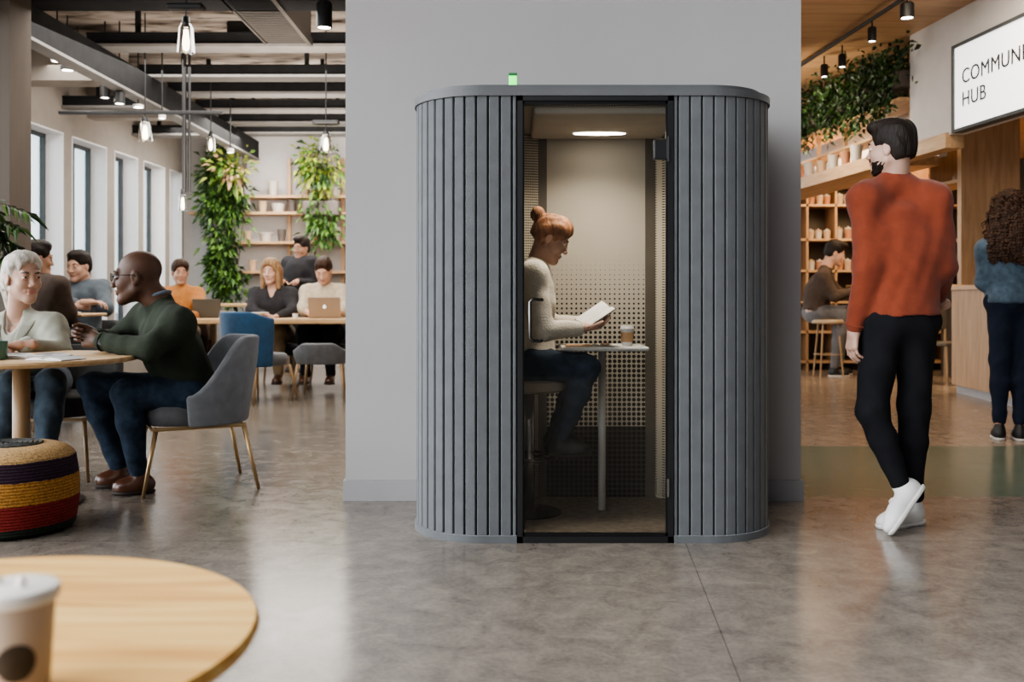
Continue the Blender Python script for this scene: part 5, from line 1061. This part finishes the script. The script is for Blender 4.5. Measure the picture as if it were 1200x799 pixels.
# the man in green
hx = A(160, 325, 5.12)
J = dict(pelvis=A(226, 462, 5.22), hipL=A(221, 462, 5.10), hipR=A(222, 458, 5.34), chest=A(200, 408, 5.17), neck=A(186, 353, 5.15), shL=A(209, 379, 4.96), shR=A(170, 372, 5.36), head=hx,
         elL=A(176, 409, 4.86), elR=A(136, 400, 5.32), wrL=A(117, 400, 4.945), wrR=A(114, 395, 5.005), knL=A(148, 461, 4.98), knR=A(108, 452, 5.20), anL=A(163, 550, 5.03), anR=A(140, 541, 5.22), toL=A(134, 578, 4.99), toR=A(115, 570, 5.17))
for k in ('toL', 'toR'): J[k][2] = 0.0
for k in ('anL', 'anR'): J[k][2] = .10
person('bald black man in a dark green jumper and glasses, hands clasped', J, (-1, -.22, -.06), 'skin_dark', None, None, ('jumper', 'green_knit', 'green_knit'), ('jeans', 'jeans'), .0042, None, 1.10, True, 1.07, (0, 0, 1),
       dict(f=(-.92, .22, .12), n=(.20, .97, 0), curl=(80, 68, 35), thumb=(.8, .4, 35), size=.98), dict(f=(-.92, -.22, .22), n=(.20, -.97, 0), curl=(72, 66, 35), thumb=(.8, .4, 35), size=.98), shoes=('shoe_brown', 'sole_dark', (0, 0, 1), (0, 0, 1)), lips='lips_dark', brow='hair_dark', cl_vox=.007, inf=.014, legfat=.92, beard=None, hem=-.05, sleeve=.94)
man = bpy.data.objects[[o.name for o in bpy.data.objects if o.get('label', '').startswith('bald black')][0]]
Mh = frame((-1, -.22, -.06)); mo = np.array(man.location); sW = lambda *p: hx + 1.10 * 1.07 * (Mh @ np.array(p)) - mo
gl = MB()
for a in (-1, 1):
    gl.tube([sW(a * .033 + .021 * math.cos(t), .1015 - .004 * abs(math.cos(t)), .006 + .017 * math.sin(t)) for t in np.linspace(0, 2 * math.pi, 20, endpoint=False)], .0023, 6, closed=True); gl.tube([sW(a * .055, .097, .012), sW(a * .076, .06, .012), sW(a * .079, .0, .010), sW(a * .077, -.015, -.005)], .0022, 6)
gl.tube([sW(-.012, .104, .010), sW(0, .107, .013), sW(.012, .104, .010)], .0022, 6)
g_ = thing('glasses', 'black round-framed glasses worn by the man in green', 'glasses', hx); go = gl.build('frame', 'black_metal', g_, True, off=hx - mo)
mb = MB(); 
for a in (-1, 1): mb.add([sW(a * .033 + .020 * math.cos(t), .1015, .006 + .016 * math.sin(t)) for t in np.linspace(0, 2 * math.pi, 20, endpoint=False)], [tuple(range(20))])
mb.build('lens', 'pane', g_, off=hx - mo)
# shirt collar, watch
mb = MB(); nk = J['neck'] - mo
for a in (-1, 1): 
    c0 = nk + np.array([-.055, -.02 + a * .03, .045]); mb.add([c0, c0 + (-.03, a * .030, -.012), c0 + (-.045, a * .004, -.045), c0 + (-.012, -a * .012, -.02)], [(0, 1, 2, 3)])
cr_ = [nk + np.array([.066 * math.cos(t) - .012, .066 * math.sin(t), .030 + .02 * math.cos(t)]) for t in np.linspace(0, 2 * math.pi, 24, endpoint=False)]; mb.tube(cr_, .011, 8, closed=True); mb.build('shirt_collar', 'collar_grey', man, True)
wv = nrm(J['wrL'] - J['elL']); wc_ = J['wrL'] - wv * .025; Aw = frame(wv); wt = thing('wristwatch', 'dark wristwatch on the left wrist of the man in green', 'watch', wc_); mb = MB(); mb.tube([Aw[:, 0] * .032 * math.cos(t) + Aw[:, 2] * .032 * math.sin(t) for t in np.linspace(0, 2 * math.pi, 24, endpoint=False)], .0075, 8, closed=True); mb.build('strap', 'black', wt, True); mb = MB(); mb.cyl((0, -.032, .0), (0, -.042, .002), .016); mb.build('dial', 'black', wt)
# the grey-haired woman
J = dict(pelvis=(-2.72, 5.62, .53), hipL=(-2.62, 5.60, .52), hipR=(-2.82, 5.62, .52), chest=A(23, 415, 5.50), neck=A(22, 366, 5.50), shL=A(62, 384, 5.48), shR=A(-20, 388, 5.50), head=A(27, 326, 5.43),
         elL=A(70, 414, 5.36), elR=A(-38, 432, 5.36), wrL=A(26, 404, 5.10), wrR=A(-14, 406, 5.06), knL=A(60, 450, 5.16), knR=A(12, 452, 5.10), anL=(-2.46, 5.16, .09), anR=(-2.70, 5.10, .09), toL=(-2.45, 5.02, 0), toR=(-2.70, 4.96, 0))
gw = person('smiling silver-haired woman in a pale linen blazer at the round table', J, (.80, -.60, -.04), 'skin_pale', 'swept', 'hair_silver', ('blazer', 'linen_sage', None), ('jeans', 'jeans_pale'), .0042, None, 1.0, False, 1.16, (0, 0, 1),
       dict(f=(-.85, -.35, -.05), n=(0, -.2, -.95), curl=(15, 20, 15)), dict(f=(.9, -.3, -.05), n=(0, -.2, -.95), curl=(15, 20, 15)), shoes=('shoe_black', 'sole_dark', (0, 0, 1), (0, 0, 1)), cl_vox=.007, inf=.017, brow='hair_grey', hem=-.05, sleeve=.9, vneck=.20, inner=('blouse', 'shirt_pink'), lapels=True)
# the walking man
Y = 4.28
J = dict(pelvis=A(1052, 372, Y), hipL=A(1033, 384, Y), hipR=A(1073, 384, Y), chest=A(1058, 292, Y), neck=A(1049, 207, Y), shL=A(1014, 234, Y - .03), shR=A(1094, 235, Y - .04), head=A(1043, 175, Y - .01),
         elL=A(1016, 312, Y - .06), elR=A(1106, 312, Y - .02), wrL=A(1001, 384, Y - .02), wrR=A(1098, 352, Y + .22), knL=A(1022, 482, Y - .02), knR=A(1071, 478, Y + .05), anL=A(1056, 570, 4.24), anR=A(1070, 588, 4.36), toL=A(1046, 627, 4.13), toR=A(1030, 617, 4.26))
J['toR'][2] = 0; J['anR'][2] = .10; J['toL'][2] = .004
wm = person('man in a rust-red jumper and black trousers walking away', J, (-.80, .60, -.03), 'skin_pale', 'quiff', 'hair_dark', ('jumper', 'rust_knit', 'rust_knit'), ('trousers', 'black_cloth'), .0040, None, 1.02, True, .92, (0, 0, 1),
       dict(f=(-.10, .10, -1), n=(.95, .25, 0), curl=(22, 28, 20), thumb=(.8, .45, 15)), dict(f=(-.3, .8, .3), n=(-1, 0, 0), curl=(40, 40, 30)), shoes=('shoe_white', 'sole_white', (-.75, .35, .55), (0, 0, 1)), cl_vox=.0065, inf=.014, hem=.01, armfat=.92, legfat=.88, beard='hair_dark', leg_to=.93, sleeve=.96)
# the woman in denim
Y = 6.94
J = pose('stand', A(1184, 352, Y), R(-12), 1.0, dict(head=A(1184, 248, Y), neck=A(1184, 276, Y), shL=A(1157, 292, Y), shR=A(1209, 292, Y + .04), chest=A(1185, 312, Y), elL=A(1154, 330, Y + .05), wrL=A(1166, 338, Y + .28), elR=A(1218, 328, Y + .08), wrR=A(1208, 335, Y + .3), knL=A(1172, 420, Y), knR=A(1197, 420, Y), anL=A(1171, 497, Y - .04), anR=A(1195, 498, Y - .08), toL=A(1168, 512, Y + .10), toR=A(1192, 514, Y + .06), hipL=A(1174, 358, Y), hipR=A(1197, 358, Y)))
for k in ('toL', 'toR'): J[k][2] = 0
for k in ('anL', 'anR'): J[k][2] = .09
dw = person('woman with long curly dark hair in a denim jacket at the counter', J, (.35, .9, -.05), 'skin_tan', 'curly', 'hair_brown', ('jacket', 'denim', 'denim'), ('trousers', 'navy_cloth'), .0055, None, 1.0, False, 1.1, (0, 0, 1),
       dict(f=(.1, 1, 0), n=(0, 0, -1)), dict(f=(-.1, 1, 0), n=(0, 0, -1)), shoes=('shoe_black', 'sole_white', (0, 0, 1), (0, 0, 1)), inf=.018, hem=-.02, legfat=.92, eyes=False, leg_to=.90)
# ---- background people
def bgp(label, J, hf, skin, hair, hm, top, bot, s, **kw):
    a = dict(vis=.0075, s=s, hs=1.05, inf=.016, cl_vox=.012, eyes=True); a.update(kw); male = a.pop('male', True)
    return person(label, J, hf, skin, hair, hm, top, bot, a.pop('vis'), None, a.pop('s'), male, a.pop('hs'), **a)
hand = lambda d: dict(f=d, n=(0, 0, -1), curl=(25, 30, 20))
# by the window, arms folded
Y = 8.85; J = pose('sit', (A(95, 0, Y)[0], Y, .60), R(172), 1.1, dict(head=A(92, 312, Y - .05), neck=A(97, 331, Y), shR=A(72, 338, Y), shL=A(119, 338, Y), elR=A(78, 358, Y - .25), elL=A(124, 362, Y - .2), wrR=A(104, 354, Y - .33), wrL=A(90, 359, Y - .32), chest=A(96, 352, Y)))
bgp('man in a slate-grey shirt with folded arms at the small window table', J, (-.25, -1, -.15), 'skin_light', 'short', 'hair_dark', ('shirt', 'grey_tee', 'white_tee'), ('trousers', 'grey_trouser'), 1.08, handL=hand((-1, 0, 0)), handR=hand((1, 0, 0)), shoes=('shoe_black', 'sole_dark'), sleeve=.35, vis=.007)
# brown jacket, back to the camera
Y = 7.6; J = pose('sit', (A(52, 0, Y)[0], Y, .58), R(-42), 1.06, dict(head=A(44, 303, Y), neck=A(47, 324, Y), shL=A(28, 338, Y + .1), shR=A(68, 335, Y - .05), elR=A(80, 365, Y + .05), elL=A(40, 368, Y + .3), wrR=A(84, 378, Y + .35), wrL=A(70, 378, Y + .4), chest=A(52, 350, Y)))
bgp('man in a brown jacket seen from behind, beside the silver-haired woman', J, (.75, .65, -.1), 'skin_tan', 'short', 'hair_dark', ('jacket', 'brown_jacket', None), ('trousers', 'black_cloth'), 1.02, handL=hand((.7, .7, 0)), handR=hand((0, 1, 0)), shoes=('shoe_black', 'sole_dark'), hs=1.1)
# orange jumper
Y = 10.85; J = pose('sit', (A(212, 0, Y)[0], Y, .60), R(190), 1.08, dict(head=A(211, 319, Y - .05), neck=A(213, 336, Y), shR=A(193, 345, Y), shL=A(231, 345, Y), elR=A(190, 364, Y - .2), elL=A(237, 362, Y - .2), wrR=A(210, 372, Y - .42), wrL=A(226, 371, Y - .42), chest=A(212, 356, Y)))
bgp('woman in an orange jumper seated at the left end of the communal table', J, (.5, -1, -.1), 'skin_tan', 'tied', 'hair_brown', ('jumper', 'orange_knit', 'orange_knit'), ('trousers', 'khaki'), 1.08, male=False, handL=hand((-.6, -1, 0)), handR=hand((.6, -1, 0)), shoes=('shoe_brown', 'sole_dark'))
# fair-haired woman
Y = 11.0; J = pose('sit', (A(323, 0, Y)[0], Y, .60), R(180), 1.12, dict(head=A(318, 318, Y - .05), neck=A(320, 337, Y), shR=A(300, 345, Y), shL=A(341, 345, Y), elR=A(295, 364, Y - .2), elL=A(344, 364, Y - .2), wrR=A(312, 370, Y - .45), wrL=A(326, 371, Y - .45), chest=A(321, 356, Y)))
bgp('fair-haired woman in a black blouse behind the blue chair', J, (-.2, -1, -.12), 'skin_light', 'long', 'hair_blonde', ('blouse', 'charcoal', None), ('trousers', 'khaki'), 1.12, male=False, vneck=.14, handL=hand((-.6, -1, 0)), handR=hand((.6, -1, 0)), shoes=('shoe_brown', 'sole_dark'))
# laptop man
J = pose('sit', (A(382, 0, Y)[0], Y, .60), R(180), 1.12, dict(head=A(379, 317, Y - .12), neck=A(380, 333, Y), shR=A(360, 342, Y), shL=A(401, 342, Y), elR=A(355, 362, Y - .2), elL=A(404, 364, Y - .2), wrR=A(366, 371, Y - .42), wrL=A(392, 371, Y - .42), chest=A(381, 354, Y)))
bgp('man in a cream T-shirt looking down at the tan laptop', J, (0, -1, -.6), 'skin_light', 'short', 'hair_brown', ('shirt', 'cream_tee', 'cream_tee'), ('trousers', 'black_cloth'), 1.12, handL=hand((-.3, -1, 0)), handR=hand((.3, -1, 0)), shoes=('shoe_brown', 'sole_dark'), sleeve=.15)
# standing in black
Y = 12.4; J = pose('stand', (A(352, 0, Y)[0], Y, .98), R(160), 1.03, dict(head=A(353, 291, Y)), arms='front')
bgp('dark-haired person in black standing by the back wall shelving', J, (-.5, -1, -.1), 'skin_tan', 'quiff', 'hair_dark', ('shirt', 'charcoal', None), ('trousers', 'black_cloth'), 1.03, handL=hand((0, -1, 0)), handR=hand((0, -1, 0)), shoes=('shoe_black', 'sole_dark'), hs=1.1)
# hunched man at the hub
Y = 12.3; s_ = 1.22; J = pose('sit', (A(952, 0, Y)[0] + .05, Y, .80), R(-80), s_, dict(head=A(979, 297, Y), neck=A(968, 314, Y), shR=A(964, 325, Y - .2), shL=A(966, 325, Y + .2), elR=A(978, 347, Y - .25), elL=A(985, 345, Y + .25), wrR=A(1000, 341, Y - .18), wrL=A(1004, 340, Y + .15), chest=A(958, 342, Y), knR=A(986, 368, Y - .14), knL=A(992, 366, Y + .14), anR=A(978, 424, Y - .13), anL=A(982, 424, Y + .15), toR=A(995, 434, Y - .14), toL=A(999, 434, Y + .15)))
for k in ('toL', 'toR'): J[k][2] = 0
for k in ('anL', 'anR'): J[k][2] = .12
bgp('dark-haired man in a grey jacket hunched over the high table', J, (1, -.25, -.35), 'skin_light', 'quiff', 'hair_dark', ('jacket', 'brown_jacket', None), ('trousers', 'grey_trouser'), 1.2, handL=hand((1, 0, 0)), handR=hand((1, 0, 0)), shoes=('shoe_black', 'sole_white'), hs=1.0)
